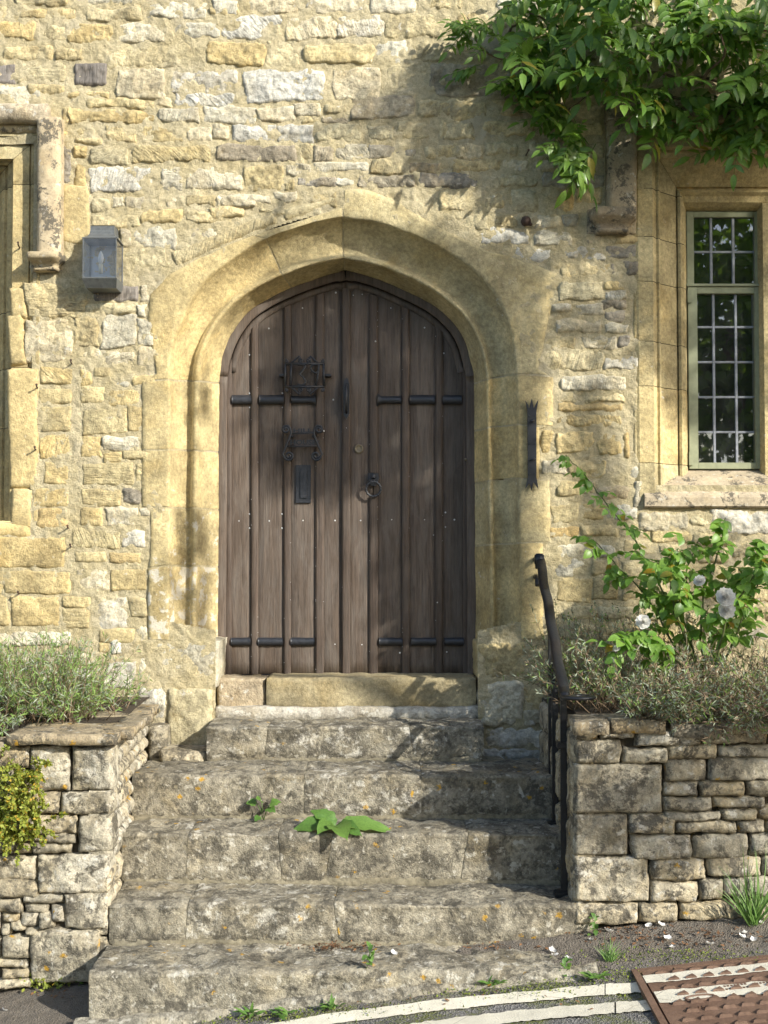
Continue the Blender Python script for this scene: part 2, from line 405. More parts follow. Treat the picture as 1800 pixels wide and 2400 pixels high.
# ================================================================== stone builder
PAL = {'y': (0.575, 0.465, 0.245, 0.35), 'b': (0.57, 0.485, 0.29, 0.4), 'p': (0.62, 0.56, 0.41, 0.55), 'w': (0.63, 0.595, 0.495, 0.75),
       'g': (0.34, 0.305, 0.24, 0.4), 'o': (0.56, 0.43, 0.215, 0.2), 'd': (0.44, 0.385, 0.275, 0.5), 'dw': (0.50, 0.445, 0.33, 0.7), 'a': (0.555, 0.455, 0.245, 0.4)}
RS = random.Random(11)
def jit(c, v=0.10):
    k = 1 + RS.uniform(-v, v); q = RS.uniform(-0.04, 0.04)
    return (min(0.8, c[0] * k * (1 + q)), min(0.8, c[1] * k), min(0.8, c[2] * k * (1 - 2 * q)), c[3])
SEED = [100]
def stone3(parent, name, C, n, color, mat, bulge=0.016, rough=0.007, freq=9.0, rnd=0.25, er=0.018, sink=0.012, back=0.05, res=0.009, warp=0.009, strata=0.0, make=True, facet=0.0):
    """a block with an uneven, rounded face. C: four corners TL,TR,BR,BL; n: the way the face looks"""
    SEED[0] += 1; sd = SEED[0]
    C = [np.array(c, float) for c in C]; n = np.array(n, float); n /= np.linalg.norm(n)
    wv = (np.linalg.norm(C[1] - C[0]) + np.linalg.norm(C[2] - C[3])) / 2; hv = (np.linalg.norm(C[3] - C[0]) + np.linalg.norm(C[2] - C[1])) / 2
    nu = int(min(60, max(5, wv / res))) + 1; nv = int(min(50, max(4, hv / res))) + 1
    U, V = np.meshgrid(np.linspace(-1, 1, nu), np.linspace(-1, 1, nv)); U, V = U.ravel(), V.ravel()
    x = U * np.sqrt(1 - rnd * V * V / 2); y = V * np.sqrt(1 - rnd * U * U / 2)
    a, b = ((x + 1) / 2)[:, None], ((y + 1) / 2)[:, None]
    P = (C[0] * (1 - a) + C[1] * a) * (1 - b) + (C[3] * (1 - a) + C[2] * a) * b
    e1 = C[1] - C[0]; e1 /= np.linalg.norm(e1); e2 = C[3] - C[0]; e2 /= np.linalg.norm(e2)
    P = P + e1 * (fbm(P, 17, 4, sd, 0.6) * warp)[:, None] + e2 * (fbm(P, 17, 4, sd + 50, 0.6) * warp)[:, None]
    de = np.minimum((1 - np.abs(U)) * wv / 2, (1 - np.abs(V)) * hv / 2)
    h = -sink + (bulge + sink) * (1 - np.exp(-de / er * 1.6))
    rr = random.Random(sd); fac = np.full(len(U), 0.0)
    if facet:
        for _ in range(6):
            th = rr.uniform(0, 6.283); fac = np.minimum(fac, -rr.uniform(.3, 1.0) * np.maximum(0, np.cos(th) * U + np.sin(th) * V - rr.uniform(-.35, .55)))
        fac = fac + 0.25 * fbm(P, 22, 3, sd + 21)
    N = fbm(P, freq, 5, sd + 7, 0.6) * rough * 1.5 + fac * facet
    N += np.abs(fbm(P, freq * 1.7, 3, sd + 9)) * rough * 0.9 - rough * 0.3
    if strata:
        Q = P * np.array([2.2, 2.2, 26.0]); N += fbm(Q, 1.0, 3, sd + 3) * strata
    N += fbm(P, 48, 3, sd + 13, 0.6) * min(0.0045, rough * 0.35)
    h = h + N * np.clip(de / er, 0.25, 1)
    P = P + n * h[:, None]
    Fc = gridfaces(nu, nv, 0, True)
    ring = [i for i in range(nu)] + [j * nu + nu - 1 for j in range(1, nv)] + [(nv - 1) * nu + i for i in range(nu - 2, -1, -1)] + [j * nu for j in range(nv - 2, 0, -1)]
    k = len(ring); base = len(P) + k
    R = P[ring] - n * (((P[ring] - (C[0] + C[2]) / 2) @ n)[:, None] + back)
    P = np.vstack([P, P[ring], R])
    for i in range(k):
        j = (i + 1) % k; Fc.append([base - k + i, base - k + j, base + j, base + i])
    # outward winding
    v0, v1, v2 = P[Fc[0][0]], P[Fc[0][1]], P[Fc[0][2]]
    if np.dot(np.cross(v1 - v0, v2 - v1), n) < 0: Fc = [q[::-1] for q in Fc]
    if not make: return P, Fc
    return mobj(name, P, Fc, mat, parent, True, color)
def pxquad(q, Y):
    if len(q) == 4: x0, y0, x1, y1 = q; q = (x0, y0, x1, y0, x1, y1, x0, y1)
    return [W(q[i], q[i + 1], Y) for i in (0, 2, 4, 6)]
FRONT = (0, -1, 0)

# ================================================================== the house
house = empty('stone_house', (0, 0, gz(0, 0)), 'ochre limestone house front with arched doorway and mullioned windows', 'house')

# ---- curves of the doorway in photo pixels, bottom to crown
OL = [(394, 1500), (398, 880), (405, 801), (433, 736), (470, 671), (530, 617), (617, 563), (704, 530), (804, 508)]
RL = [(448, 1500), (454, 883), (470, 812), (508, 742), (563, 687), (628, 650), (715, 617), (804, 598)]
IL = [(511, 1500), (514, 888), (525, 829), (546, 780), (579, 736), (628, 701), (693, 671), (753, 650), (808, 633)]
OR = [(1222, 1500), (1211, 867), (1208, 834), (1198, 774), (1170, 704), (1122, 644), (1051, 590), (970, 549), (888, 522), (804, 508)]
RR = [(1160, 1500), (1147, 877), (1138, 829), (1122, 780), (1084, 725), (1024, 677), (942, 633), (877, 612), (804, 598)]
IR = [(1115, 1500), (1111, 888), (1105, 856), (1089, 801), (1062, 758), (1013, 715), (942, 679), (877, 652), (808, 633)]
def crv(pts, ts):
    """t in 0..0.5 runs up the jamb, 0.5..1 round the arch"""
    a = pts[1:]; P = np.array(a, float); n = len(P)
    # smooth the arch by Catmull-Rom
    S = []
    E = np.vstack([P[0] + (np.array(pts[1]) - np.array(pts[0])) * 0.2 / 3, P, 2 * P[-1] - P[-2]])
    E[0] = P[0] - np.array([0, -60.0])
    for i in range(n - 1):
        p0, p1, p2, p3 = E[i], E[i + 1], E[i + 2], E[i + 3]
        for u in np.linspace(0, 1, 12, endpoint=False):
            S.append(0.5 * ((2 * p1) + (p2 - p0) * u + (2 * p0 - 5 * p1 + 4 * p2 - p3) * u * u + (3 * p1 - p0 - 3 * p2 + p3) * u ** 3))
    S.append(P[-1]); S = np.array(S)
    L = np.concatenate([[0], np.cumsum(np.linalg.norm(np.diff(S, axis=0), axis=1))]); L /= L[-1]
    out = []
    b = np.array(pts[0], float); c = np.array(pts[1], float)
    for t in ts:
        if t <= 0.5: out.append(b + (c - b) * (t / 0.5))
        else:
            u = (t - 0.5) / 0.5; out.append(np.array([np.interp(u, L, S[:, 0]), np.interp(u, L, S[:, 1])]))
    return out
DY_RIDGE, DY_IN = 0.105, 0.27
EXT_L = [(0.0, 347, 1500), (0.14, 347, 1330), (0.141, 351, 1328), (0.25, 351, 1190), (0.251, 333, 1188), (0.49, 333, 895), (0.5, 368, 880), (0.56, 346, 760), (0.62, 352, 690), (0.68, 392, 645), (0.72, 452, 612), (0.80, 540, 572), (0.88, 640, 536), (0.95, 735, 508), (1.0, 804, 486)]
EXT_R = [(0.0, 1274, 1500), (0.16, 1272, 1300), (0.18, 1272, 1270), (0.181, 1290, 1268), (0.30, 1290, 1125), (0.301, 1264, 1123), (0.40, 1264, 1000), (0.401, 1297, 998), (0.49, 1297, 884), (0.5, 1262, 868), (0.56, 1275, 800), (0.64, 1300, 690), (0.70, 1306, 640), (0.74, 1250, 618), (0.80, 1150, 590), (0.86, 1040, 540), (0.92, 930, 470), (0.96, 862, 446), (1.0, 806, 443)]
def ext(E, t):
    T = [e[0] for e in E]
    return np.array([np.interp(t, T, [e[1] for e in E]), np.interp(t, T, [e[2] for e in E])])
def arch_stone(side, t0, t1, color, label=None, shrink=0.0019, lining=False):
    O, R_, I_, E = (OL, RL, IL, EXT_L) if side < 0 else (OR, RR, IR, EXT_R)
    n = max(6, int((t1 - t0) * 120)); ts = np.linspace(t0 + shrink, t1 - shrink, n)
    o, r, i = crv(O, ts), crv(R_, ts), crv(I_, ts)
    rows = []
    for k, t in enumerate(ts):
        e = ext(E, t); col = []
        back = W(e[0], e[1], 0.03); col.append(back)
        for q in (0, 0.03, 0.2, 0.4, 0.6, 0.8, 0.93, 1.0):                       # flat face, edge to arris
            p = e + (o[k] - e) * q; col.append(W(p[0], p[1], -0.008 + (0.010 if q == 0 else 0) + (0.003 if q == 1 else 0)))
        for q in (0.06, 0.16, 0.3, 0.45, 0.6, 0.74, 0.86, 0.93):           # the deep hollow
            p = o[k] + (r[k] - o[k]) * q
            dep = DY_RIDGE * 1.25 * math.sin(min(1, q * 1.02) * math.pi / 2) ** 0.8
            col.append(W(p[0], p[1], dep))
        p = r[k]; col.append(W(p[0], p[1], DY_RIDGE * 0.86))                       # the arris of the inner order
        p2 = r[k] + (i[k] - r[k]) * 0.16; col.append(W(p2[0], p2[1], DY_RIDGE * 0.84))
        for q in (0.24, 0.34, 0.5, 0.65, 0.8, 0.92, 1.0):
            p = r[k] + (i[k] - r[k]) * q
            dep = DY_RIDGE * 0.84 + (DY_IN - DY_RIDGE * 0.84) * ((q - 0.16) / 0.84) ** 0.8
            col.append(W(p[0], p[1], dep))
        col.append(W(i[k][0], i[k][1], DY_IN + 0.16))
        rows.append(col)
    m = len(rows[0]); V = np.array([v for c in rows for v in c])
    SEED[0] += 1
    if not lining:
        nz = fbm(V, 9, 5, 555) * 0.006 + np.minimum(0, fbm(V, 22, 3, SEED[0] + 3) + 0.35) * -0.003
        V[:, 1] += nz; V[:, 0] += fbm(V, 13, 4, 777) * 0.006; V[:, 2] += fbm(V, 13, 4, 778) * 0.006
        # rounded ends at the joints
        idx = np.arange(len(V)) // m; d = np.minimum(idx, n - 1 - idx)
        V[:, 1] += np.where(d == 0, 0.0015, 0)
    else:
        V[:, 1] += 0.0042 + fbm(V, 9, 5, 555) * 0.006; V[:, 0] += fbm(V, 13, 4, 777) * 0.006; V[:, 2] += fbm(V, 13, 4, 778) * 0.006
    Fc = []
    for a in range(n - 1):
        for b in range(m - 1):
            q = [a * m + b, a * m + b + 1, (a + 1) * m + b + 1, (a + 1) * m + b]
            Fc.append(q if side > 0 else q[::-1])
    c0 = len(V); V = np.vstack([V, V[:m], V[(n - 1) * m:n * m]])
    Fc.append([c0 + b for b in range(m)]); Fc.append([c0 + m + b for b in range(m)][::-1])
    nm = 'mortar_lining' if lining else ('arch_stone' if t0 >= 0.5 else 'jamb_stone')
    o = mobj(nm, V, Fc, M['mortar'] if lining else M['ashlar'], house, True, color)
    return o
for t0, t1, c in ((0.0, 0.14, .8), (0.14, 0.25, .6), (0.25, 0.36, .4), (0.36, 0.492, .3), (0.492, 0.845, .3), (0.845, 1.0, .35)):
    arch_stone(-1, t0, t1, jit(PAL['a'], 0.02)[:3] + (c,))
for t0, t1, c in ((0.0, 0.18, 'a'), (0.18, 0.30, 'a'), (0.30, 0.40, 'a'), (0.40, 0.492, 'a'), (0.492, 1.0, 'a')):
    arch_stone(1, t0, t1, jit(PAL[c], 0.02))
for s in (-1, 1): arch_stone(s, 0.0, 1.0, PAL['b'], lining=True, shrink=0.0)

# ---- stones of the wall, read off the photograph course by course: (origin x, origin y, scale, stones)
STONES = [
 (0, 0, 2.765, [
  (0,55,50,125,'b'),(85,58,480,122,'b'),(100,-30,430,45,'b'),(500,-30,900,35,'p'),(555,55,915,130,'b'),(960,10,1340,112,'p'),(1355,8,1550,112,'b'),
  (0,150,235,250,'y'),(245,170,425,265,'b'),(432,165,722,288,'y'),(750,145,1095,275,'p'),(1107,140,1415,248,'p'),
  (20,300,345,385,'b'),(365,318,530,402,'b'),(700,285,1020,432,'b'),(1030,285,1330,430,'b'),
  (125,430,430,535,'b'),(180,548,420,612,'b'),(745,450,1062,630,'p'),(1090,450,1545,612,'w'),(0,560,250,690,'p'),(430,600,700,640,'b'),
  (560,642,1000,700,'y'),(1015,618,1120,692,'p'),(1130,612,1530,690,'w'),(450,712,1005,795,'y'),(1025,700,1295,800,'p'),
  (490,812,655,885,'y'),(690,812,880,922,'b'),(910,812,1175,928,'y'),(1210,812,1375,912,'p'),(1392,825,1480,902,'p'),
  (480,892,665,938,'b'),(475,945,570,1030,'y'),(590,950,845,1072,'b'),(865,945,1362,1055,'y'),
  (470,1042,572,1220,'y'),(587,1085,1005,1250,'w'),(1030,1082,1195,1240,'p'),(1215,1085,1562,1242,'p'),
  (592,1292,710,1380,'b'),(592,1390,900,1475,'b'),(722,1268,798,1345,'p'),(805,1268,1005,1345,'p'),(920,1362,1190,1450,'y'),(1080,1268,1200,1338,'p'),
  (1208,1262,1402,1335,'b'),(1418,1258,1655,1335,'p'),(1205,1362,1490,1440,'b'),(862,1482,1150,1615,'p'),(782,1482,856,1600,'p'),(1165,1468,1400,1545,'p'),
  (400,825,465,895,'y'),(400,700,445,810,'b'),(395,905,460,1190,'g'),(395,1205,575,1585,'a')]),
 (500, 0, 2.765, [
  (40,112,440,252,'w'),(0,0,160,100,'p'),(190,-20,560,92,'p'),(590,-20,980,82,'p'),(1010,-10,1305,92,'p'),(1335,-20,1610,62,'b'),
  (470,105,800,248,'p'),(815,105,1105,255,'w'),(1115,100,1545,245,'b'),(1570,90,1900,200,'b'),
  (-42,275,330,428,'y'),(345,280,560,432,'b'),(580,290,1030,412,'y'),(1055,272,1250,402,'p'),(1270,282,1659,395,'b'),
  (205,452,725,660,'w'),(770,442,1090,652,'p'),(1120,420,1390,605,'b'),(1412,420,1970,625,'d'),
  (-70,690,275,795,'p'),(285,690,520,785,'p'),(530,670,700,742,'p'),(705,675,870,742,'b'),(560,750,700,800,'b'),(700,750,870,800,'d'),(885,622,1310,775,'d'),(1322,650,1659,765,'b'),
  (0,820,95,912,'p'),(125,805,405,922,'w'),(425,815,650,930,'w'),(670,800,960,922,'b'),(1000,800,1170,905,'b'),(1185,800,1400,905,'b'),(1470,790,1700,905,'b'),
  (20,940,545,1050,'g'),(560,932,640,1042,'b'),(650,948,780,1042,'d'),(790,932,1010,1032,'p'),(1020,940,1330,1032,'d'),(1370,940,1620,1032,'b'),
  (205,1062,455,1238,'y'),(460,1160,522,1236,'y'),(470,1066,630,1142,'p'),(655,1052,1000,1122,'p'),(1020,1040,1240,1132,'b'),(1245,1050,1480,1122,'d'),(1540,1045,1800,1115,'b'),
  (540,1152,790,1222,'g'),(802,1155,925,1208,'p'),(940,1142,1310,1218,'d'),(1340,1130,1659,1215,'g'),
  (20,1262,380,1322,'p'),(400,1242,540,1302,'p'),(640,1242,800,1330,'b'),(290,1330,480,1385,'b'),(-20,1345,200,1405,'b')]),
 (1000, 0, 2.074, [
  (340,-10,560,62,'p'),(370,72,590,182,'b'),(380,192,560,262,'b'),(610,-10,860,90,'b'),(620,100,880,200,'b'),(900,20,1150,120,'b'),(1180,20,1500,110,'b'),(1520,20,1720,120,'b'),
  (600,210,830,300,'d'),(850,130,1150,230,'b'),(1170,130,1420,230,'b'),(1440,140,1700,230,'b'),(860,240,1100,330,'b'),(1120,240,1400,330,'d'),(1420,240,1700,330,'b'),
  (360,330,560,470,'b'),(590,310,820,400,'d'),(590,410,860,500,'b'),(0,492,290,590,'b'),(320,492,560,562,'b'),(590,510,850,580,'b'),
  (70,592,230,682,'b'),(270,592,520,662,'b'),(560,590,860,660,'b'),(135,702,270,772,'p'),(290,702,450,762,'b'),(490,690,860,770,'b'),
  (120,777,350,832,'b'),(372,772,500,832,'p'),(520,780,860,836,'b'),(50,842,240,912,'g'),(340,848,540,905,'b'),(560,845,860,912,'d'),
  (60,932,380,1022,'b'),(400,932,540,1032,'b'),(600,920,712,1030,'o'),(722,912,858,992,'b'),
  (130,1042,300,1112,'b'),(330,1050,450,1108,'b'),(520,1050,660,1112,'p'),(670,1046,738,1102,'p'),(260,1112,500,1182,'w'),(530,1112,700,1190,'p')]),
 (1200, 400, 2.765, [
  (10,492,290,582,'w'),(325,497,598,577,'w'),(610,482,815,562,'g'),(660,425,812,468,'o'),(480,425,640,470,'d'),(310,592,640,692,'b'),(650,575,815,690,'g'),(310,712,590,838,'b'),(602,712,730,770,'y'),
  (270,862,370,912,'p'),(420,862,590,938,'p'),(605,775,740,842,'p'),(592,845,740,902,'g'),(612,912,740,982,'g'),(275,962,580,1052,'p'),(602,990,745,1055,'p'),
  (205,1072,420,1152,'b'),(440,1072,680,1152,'p'),(685,1075,765,1150,'g'),(210,1172,590,1290,'b'),(602,1187,818,1300,'w'),(312,1325,742,1422,'p'),(300,1432,740,1500,'b'),
  (290,1512,720,1572,'o'),(290,1580,720,1655,'y'),(192,1690,262,1832,'y'),(290,1692,522,1832,'y'),(560,1692,715,1832,'y'),(190,1870,350,1972,'p'),(362,1872,620,1990,'y'),(722,1650,765,1870,'o'),
  (762,1912,845,2000,'p'),(292,2012,420,2112,'y'),(550,2042,770,2132,'d'),(428,2012,540,2102,'b'),(780,2010,840,2200,'p')]),
 (1150, 1100, 2.552, [
  (362,212,540,325,'y'),(550,202,680,302,'y'),(690,215,870,300,'p'),(352,342,530,412,'o'),(540,332,760,402,'b'),(780,320,950,400,'b'),(372,452,740,535,'p'),(382,545,560,640,'p'),(600,542,760,630,'b'),
  (402,652,600,792,'y'),(605,645,760,792,'y'),(790,642,980,792,'b'),(790,420,1000,520,'b'),(780,540,1000,630,'b'),(440,822,640,902,'b'),(650,822,900,892,'b'),(910,810,1150,900,'b'),
  (882,252,1180,362,'p'),(1190,252,1300,342,'b'),(1312,242,1720,382,'w'),(960,372,1200,435,'y'),(1210,390,1430,460,'b'),(1440,420,1720,532,'b'),(1010,445,1180,540,'b'),(1190,470,1420,560,'b'),
  (1020,560,1300,650,'b'),(1320,570,1720,660,'b'),(1000,670,1250,780,'b'),(1270,680,1720,790,'b'),(1160,810,1450,910,'b'),(1470,810,1720,920,'b'),(420,922,640,1032,'b'),(660,912,900,1030,'b'),(920,920,1250,1040,'b'),(1270,930,1480,1040,'b'),(1500,942,1720,1050,'d')]),
 (800, 1600, 2.765, [(905,32,1170,282,'p'),(932,292,1330,412,'w'),(900,425,1330,535,'w'),(1182,172,1330,282,'p'),(1180,30,1400,160,'b')]),
 (0, 500, 2.765, [
  (805,232,1085,415,'b'),(902,452,955,580,'p'),(168,435,555,668,'b'),(550,580,890,650,'b'),(897,592,958,680,'p'),(162,690,465,980,'p'),(472,672,640,862,'b'),(652,657,885,862,'p'),(892,685,985,866,'p'),
  (542,892,880,978,'p'),(890,872,1040,992,'p'),(66,482,158,655,'a'),(62,665,150,980,'a'),(62,1002,240,1790,'a'),(257,1002,465,1102,'y'),(527,1002,598,1112,'y'),(604,1002,722,1060,'y'),(702,1065,848,1132,'p'),(852,1042,1008,1112,'y'),
  (252,1142,460,1242,'y'),(527,1122,680,1232,'y'),(702,1142,910,1242,'y'),(267,1262,460,1425,'y'),(527,1262,812,1430,'y'),(832,1252,915,1430,'y'),
  (252,1437,450,1602,'y'),(527,1437,645,1582,'y'),(662,1442,910,1532,'p'),(667,1547,790,1617,'y'),(802,1542,962,1602,'y')]),
 (0, 1000, 2.765, [
  (292,237,440,377,'y'),(527,237,870,372,'y'),(887,237,950,362,'y'),(232,392,440,517,'y'),(527,397,785,512,'y'),(797,407,915,497,'g'),(237,527,440,652,'o'),(527,527,660,642,'y'),(677,527,900,642,'p'),(907,522,968,582,'p'),
  (75,402,195,648,'a'),(457,662,775,782,'y'),(787,672,945,782,'w'),(482,812,690,882,'y'),(702,807,920,882,'o'),(30,932,460,1082,'y'),(-60,932,22,1082,'y'),(507,932,705,1072,'p'),(712,927,935,1067,'y'),
  (64,1092,380,1312,'y'),(-60,1092,55,1302,'y'),(402,1092,590,1172,'y'),(402,1175,575,1302,'y'),(607,1117,820,1302,'w'),(842,1112,955,1232,'b'),(-40,1322,470,1425,'p'),(640,1312,870,1400,'y'),(722,1372,805,1482,'w'),(640,1405,715,1462,'y'),
  (890,1302,955,1400,'p'),(100,1440,400,1540,'p'),(420,1450,620,1540,'p'),(150,1560,420,1650,'p'),(440,1560,660,1650,'w'),(680,1522,868,1690,'w'),(897,1692,1065,1905,'w'),(890,1500,960,1640,'p')]),
]
nst = 0
for ox, oy, sc, L in STONES:
    for x0, y0, x1, y1, c in L:
        q = [x0 / sc + ox, y0 / sc + oy, x1 / sc + ox, y1 / sc + oy]
        q = [q[0] - 3, q[1] - 2.5, q[2] + 3, q[3] + 2.5]; j = min(6.0, (q[3] - q[1]) * 0.09)
        quad = (q[0] + RS.uniform(-j, j), q[1] + RS.uniform(-j, j), q[2] + RS.uniform(-j, j), q[1] + RS.uniform(-j, j), q[2] + RS.uniform(-j, j), q[3] + RS.uniform(-j, j), q[0] + RS.uniform(-j, j), q[3] + RS.uniform(-j, j))
        col = jit(PAL[c], 0.065)
        lower = oy >= 500 and c in 'yoa'
        if c == 'a': stone3(house, 'quoin_stone', pxquad(quad, 0.0), FRONT, col, M['ashlar'], 0.010, 0.0025, 8, 0.02, 0.008, 0.012, warp=0.004)
        elif lower: stone3(house, 'rubble_stone', pxquad(quad, 0.0), FRONT, col, M['rubble'], 0.009, 0.005, 12, 0.06, 0.007, 0.010, warp=0.009, res=0.0078, facet=0.003)
        else: stone3(house, 'rubble_stone', pxquad(quad, 0.0), FRONT, col, M['rubble'], RS.uniform(0.008, 0.016), RS.uniform(0.008, 0.014), RS.uniform(12, 20), RS.uniform(0.02, 0.2), 0.007, 0.010, warp=0.018, res=0.0078, strata=0.004 if c in 'wp' else 0.002, facet=RS.uniform(0.004, 0.013))
        nst += 1
stone3(house, 'rubble_stone', pxquad((398, 588, 640, 494, 652, 524, 408, 630), 0.0), FRONT, jit(PAL['b']), M['rubble'], 0.016, 0.006, 12, 0.08)
stone3(house, 'rubble_stone', pxquad((660, 488, 800, 452, 800, 478, 668, 520), 0.0), FRONT, jit(PAL['b']), M['rubble'], 0.012, 0.006, 12, 0.08)
# plain blocks at the feet of the jambs, the threshold under the door
for q, c, Y, bk in (((360, 1502, 512, 1612), 'p', 0.004, 0.5), ((394, 1616, 496, 1772), 'b', -0.03, 0.5), ((1118, 1502, 1240, 1592), 'a', 0.002, 0.5), ((1124, 1596, 1230, 1692), 'p', 0.0, 0.5)):
    o = stone3(house, 'jamb_base_stone', pxquad(q, Y), FRONT, jit(PAL[c], 0.05), M['rubble'], 0.008, 0.014, 9, 0.04, 0.012, 0.012, bk, warp=0.016, facet=0.01)
stone3(house, 'threshold_stone', pxquad((508, 1590, 622, 1668), 0.10), FRONT, (0.50, 0.41, 0.28, 0.5), M['rubble'], 0.006, 0.006, 8, 0.02, 0.01, 0.01, 0.3, strata=0.006)
stone3(house, 'threshold_stone', pxquad((625, 1588, 1116, 1660), 0.07), FRONT, (0.42, 0.355, 0.215, 0.3), M['ashlar'], 0.004, 0.005, 5, 0.01, 0.012, 0.008, 0.32, strata=0.005)
stone3(house, 'threshold_stone', pxquad((505, 1658, 1122, 1690), 0.02), FRONT, (0.52, 0.48, 0.40, 0.8), M['rubble'], 0.006, 0.008, 9, 0.01, 0.02, 0.01, 0.3)
# oak beam ends built into the wall
for q in ((-40, 149, 39, 198), (171, 147, 252, 200), (217, 667, 326, 709)):
    stone3(house, 'oak_beam_end', pxquad(q, -0.004), FRONT, (1, 1, 1, 0), M['timber'], 0.005, 0.008, 24, 0.05, 0.006, 0.01, warp=0.008)

# ---- mortar: one uneven sheet behind the stones, cut out at the openings
def inside(poly, x, y):
    c = False; n = len(poly)
    for i in range(n):
        (x1, y1), (x2, y2) = poly[i], poly[(i + 1) % n]
        if (y1 > y) != (y2 > y) and x < (x2 - x1) * (y - y1) / (y2 - y1) + x1: c = not c
    return c
ts = list(np.linspace(0, 1, 40))
oc = [tuple(p) for p in crv(OL, ts)] + [tuple(p) for p in crv(OR, ts)][::-1]
door_hole = [(p[0] + (-18 if p[0] < 805 else 18), p[1] - 14) for p in oc]
door_hole = [(505, 1700), (505, 1480)] + [p for p in door_hole if p[1] < 1480] + [(1122, 1480), (1122, 1700)]
RWIN, LWIN = (1512, 330, 2260, 1140), (-420, 335, 74, 1225)
def in_hole(px, py):
    if RWIN[0] < px < RWIN[2] and RWIN[1] < py < RWIN[3]: return True
    if LWIN[0] < px < LWIN[2] and LWIN[1] < py < LWIN[3]: return True
    return 380 < px < 1240 and 490 < py < 1700 and inside(door_hole, px, py)
gx = np.concatenate([np.linspace(-2600, -120, 26), np.arange(-116, 1912, 3.6), np.linspace(1920, 4400, 26)])
gy = np.concatenate([np.linspace(-700, -80, 10), np.arange(-76, 1800, 3.6), np.linspace(1810, 2000, 4)])
PXg, PYg = np.meshgrid(gx, gy); nx, ny = len(gx), len(gy)
kz = (D_ := 6.0) / F
Xw = (PXg.ravel() - CX) / F * 6.0
zz = np.array([W(CX, p, 0.0).z for p in gy]); Zw = np.repeat(zz, nx)
Pm = np.stack([Xw, np.zeros_like(Xw), Zw], 1)
hm = fbm(Pm, 7, 4, 31) * 0.008 + fbm(Pm, 34, 4, 41, 0.65) * 0.012 + 0.0015
Pm[:, 1] -= hm
hole = np.zeros(nx * ny, bool); fl = [in_hole(a, b) for a, b in zip(PXg.ravel(), PYg.ravel())]; hole[:] = fl
Fm = []
for j in range(ny - 1):
    for i in range(nx - 1):
        a = j * nx + i
        if not (hole[a] and hole[a + 1] and hole[a + nx] and hole[a + nx + 1]): Fm.append([a, a + nx, a + nx + 1, a + 1])
used = np.zeros(nx * ny, bool); used[np.array(Fm).ravel()] = True
remap = np.cumsum(used) - 1
mobj('mortar', Pm[used], remap[np.array(Fm)].tolist(), M['mortar'], house, True)
# the wall's own thickness and the stones that run on past the picture's edges
wb = MB(); wb.box((-9, 0.75, -0.6), (9, 0.8, 6.2)); wb.build('inner_wall_face', M['room'], house)
ev, ef = [], []
def course_fill(x0, x1, y0, y1, avoid):
    y = y0
    while y < y1:
        h = RS.uniform(34, 62); x = x0 + RS.uniform(-40, 0)
        while x < x1:
            w = RS.uniform(60, 150)
            q = (x + 4, y + 4, x + w - 4, y + h - 4)
            if not any(q[0] < a[2] and q[2] > a[0] and q[1] < a[3] and q[3] > a[1] for a in avoid):
                P, Fc = stone3(None, 's', pxquad(q, 0.0), FRONT, None, None, RS.uniform(0.012, 0.022), 0.009, 9, 0.25, res=0.022, make=False)
                o = sum(len(v) for v in ev); ev.append(P); ef.extend([[i + o for i in f] for f in Fc])
            x += w
        y += h
course_fill(-900, 0, -250, 1700, [(-460, 240, 160, 1345), (-200, 0, 700, 250), (-30, 1300, 200, 1600), (-60, 140, 300, 250)])
course_fill(1810, 2900, -250, 1700, [(1360, 230, 2330, 1200), (1700, 1190, 1850, 1600)])
course_fill(0, 1810, -250, -12, [])
mobj('rubble_stones', np.vstack(ev), ef, M['rubble'], house, True, PAL['b'])['kind'] = 'stuff'

# ================================================================== windows
def ring_surround(parent, orders, right_px, bottom_px, joints, color, mirror=False):
    """stepped stone jambs and head. orders: (side px, top px, depth) from the wall face inwards"""
    pts = []
    for sx, ty, Y in orders:
        xl = W(sx, 700, Y).x; zt = W(CX, ty, Y).z; pts.append((xl, Y, zt))
    zb = W(CX, bottom_px, 0).z
    far = W(right_px, 700, 0).x
    zj = [zb] + [W(CX, j, 0).z for j in joints] + [None]
    sgn = -1 if mirror else 1
    def outx(i):      # mirrored far jamb of the same opening
        return far - sgn * abs(pts[i][0] - pts[0][0])
    for side in (0, 1):
        for a, b in zip(zj[:-1], zj[1:]):
            V, Fc = [], []; m = len(pts); nz = 10
            for k in range(nz + 1):
                for i, (x, Y, zt) in enumerate(pts):
                    xx = x if side == 0 else outx(i)
                    z0 = a + 0.0015; z1 = (b - 0.0015) if b is not None else zt
                    V.append((xx, Y + (0.003 if k in (0, nz) else 0), z0 + (z1 - z0) * k / nz))
            for k in range(nz):
                for i in range(m - 1):
                    q = [k * m + i, k * m + i + 1, (k + 1) * m + i + 1, (k + 1) * m + i]
                    Fc.append(q if (side == 0) != mirror else q[::-1])
            V = np.array(V); V[:, 1] += fbm(V, 12, 3, 61) * 0.002
            mobj('jamb_stone', V, Fc, M['ashlar'], parent, False, jit(color, 0.05))
    V, Fc = [], []; m = len(pts); nk = 24
    for k in range(nk + 1):
        for i, (x, Y, zt) in enumerate(pts): V.append((x + (outx(i) - x) * k / nk, Y, zt))
    for k in range(nk):
        for i in range(m - 1):
            q = [k * m + i, k * m + i + 1, (k + 1) * m + i + 1, (k + 1) * m + i]
            Fc.append(q[::-1] if not mirror else q)
    V = np.array(V); V[:, 1] += fbm(V, 12, 3, 66) * 0.002
    mobj('lintel_stone', V, Fc, M['ashlar'], parent, False, jit(color, 0.04))
    return pts, outx

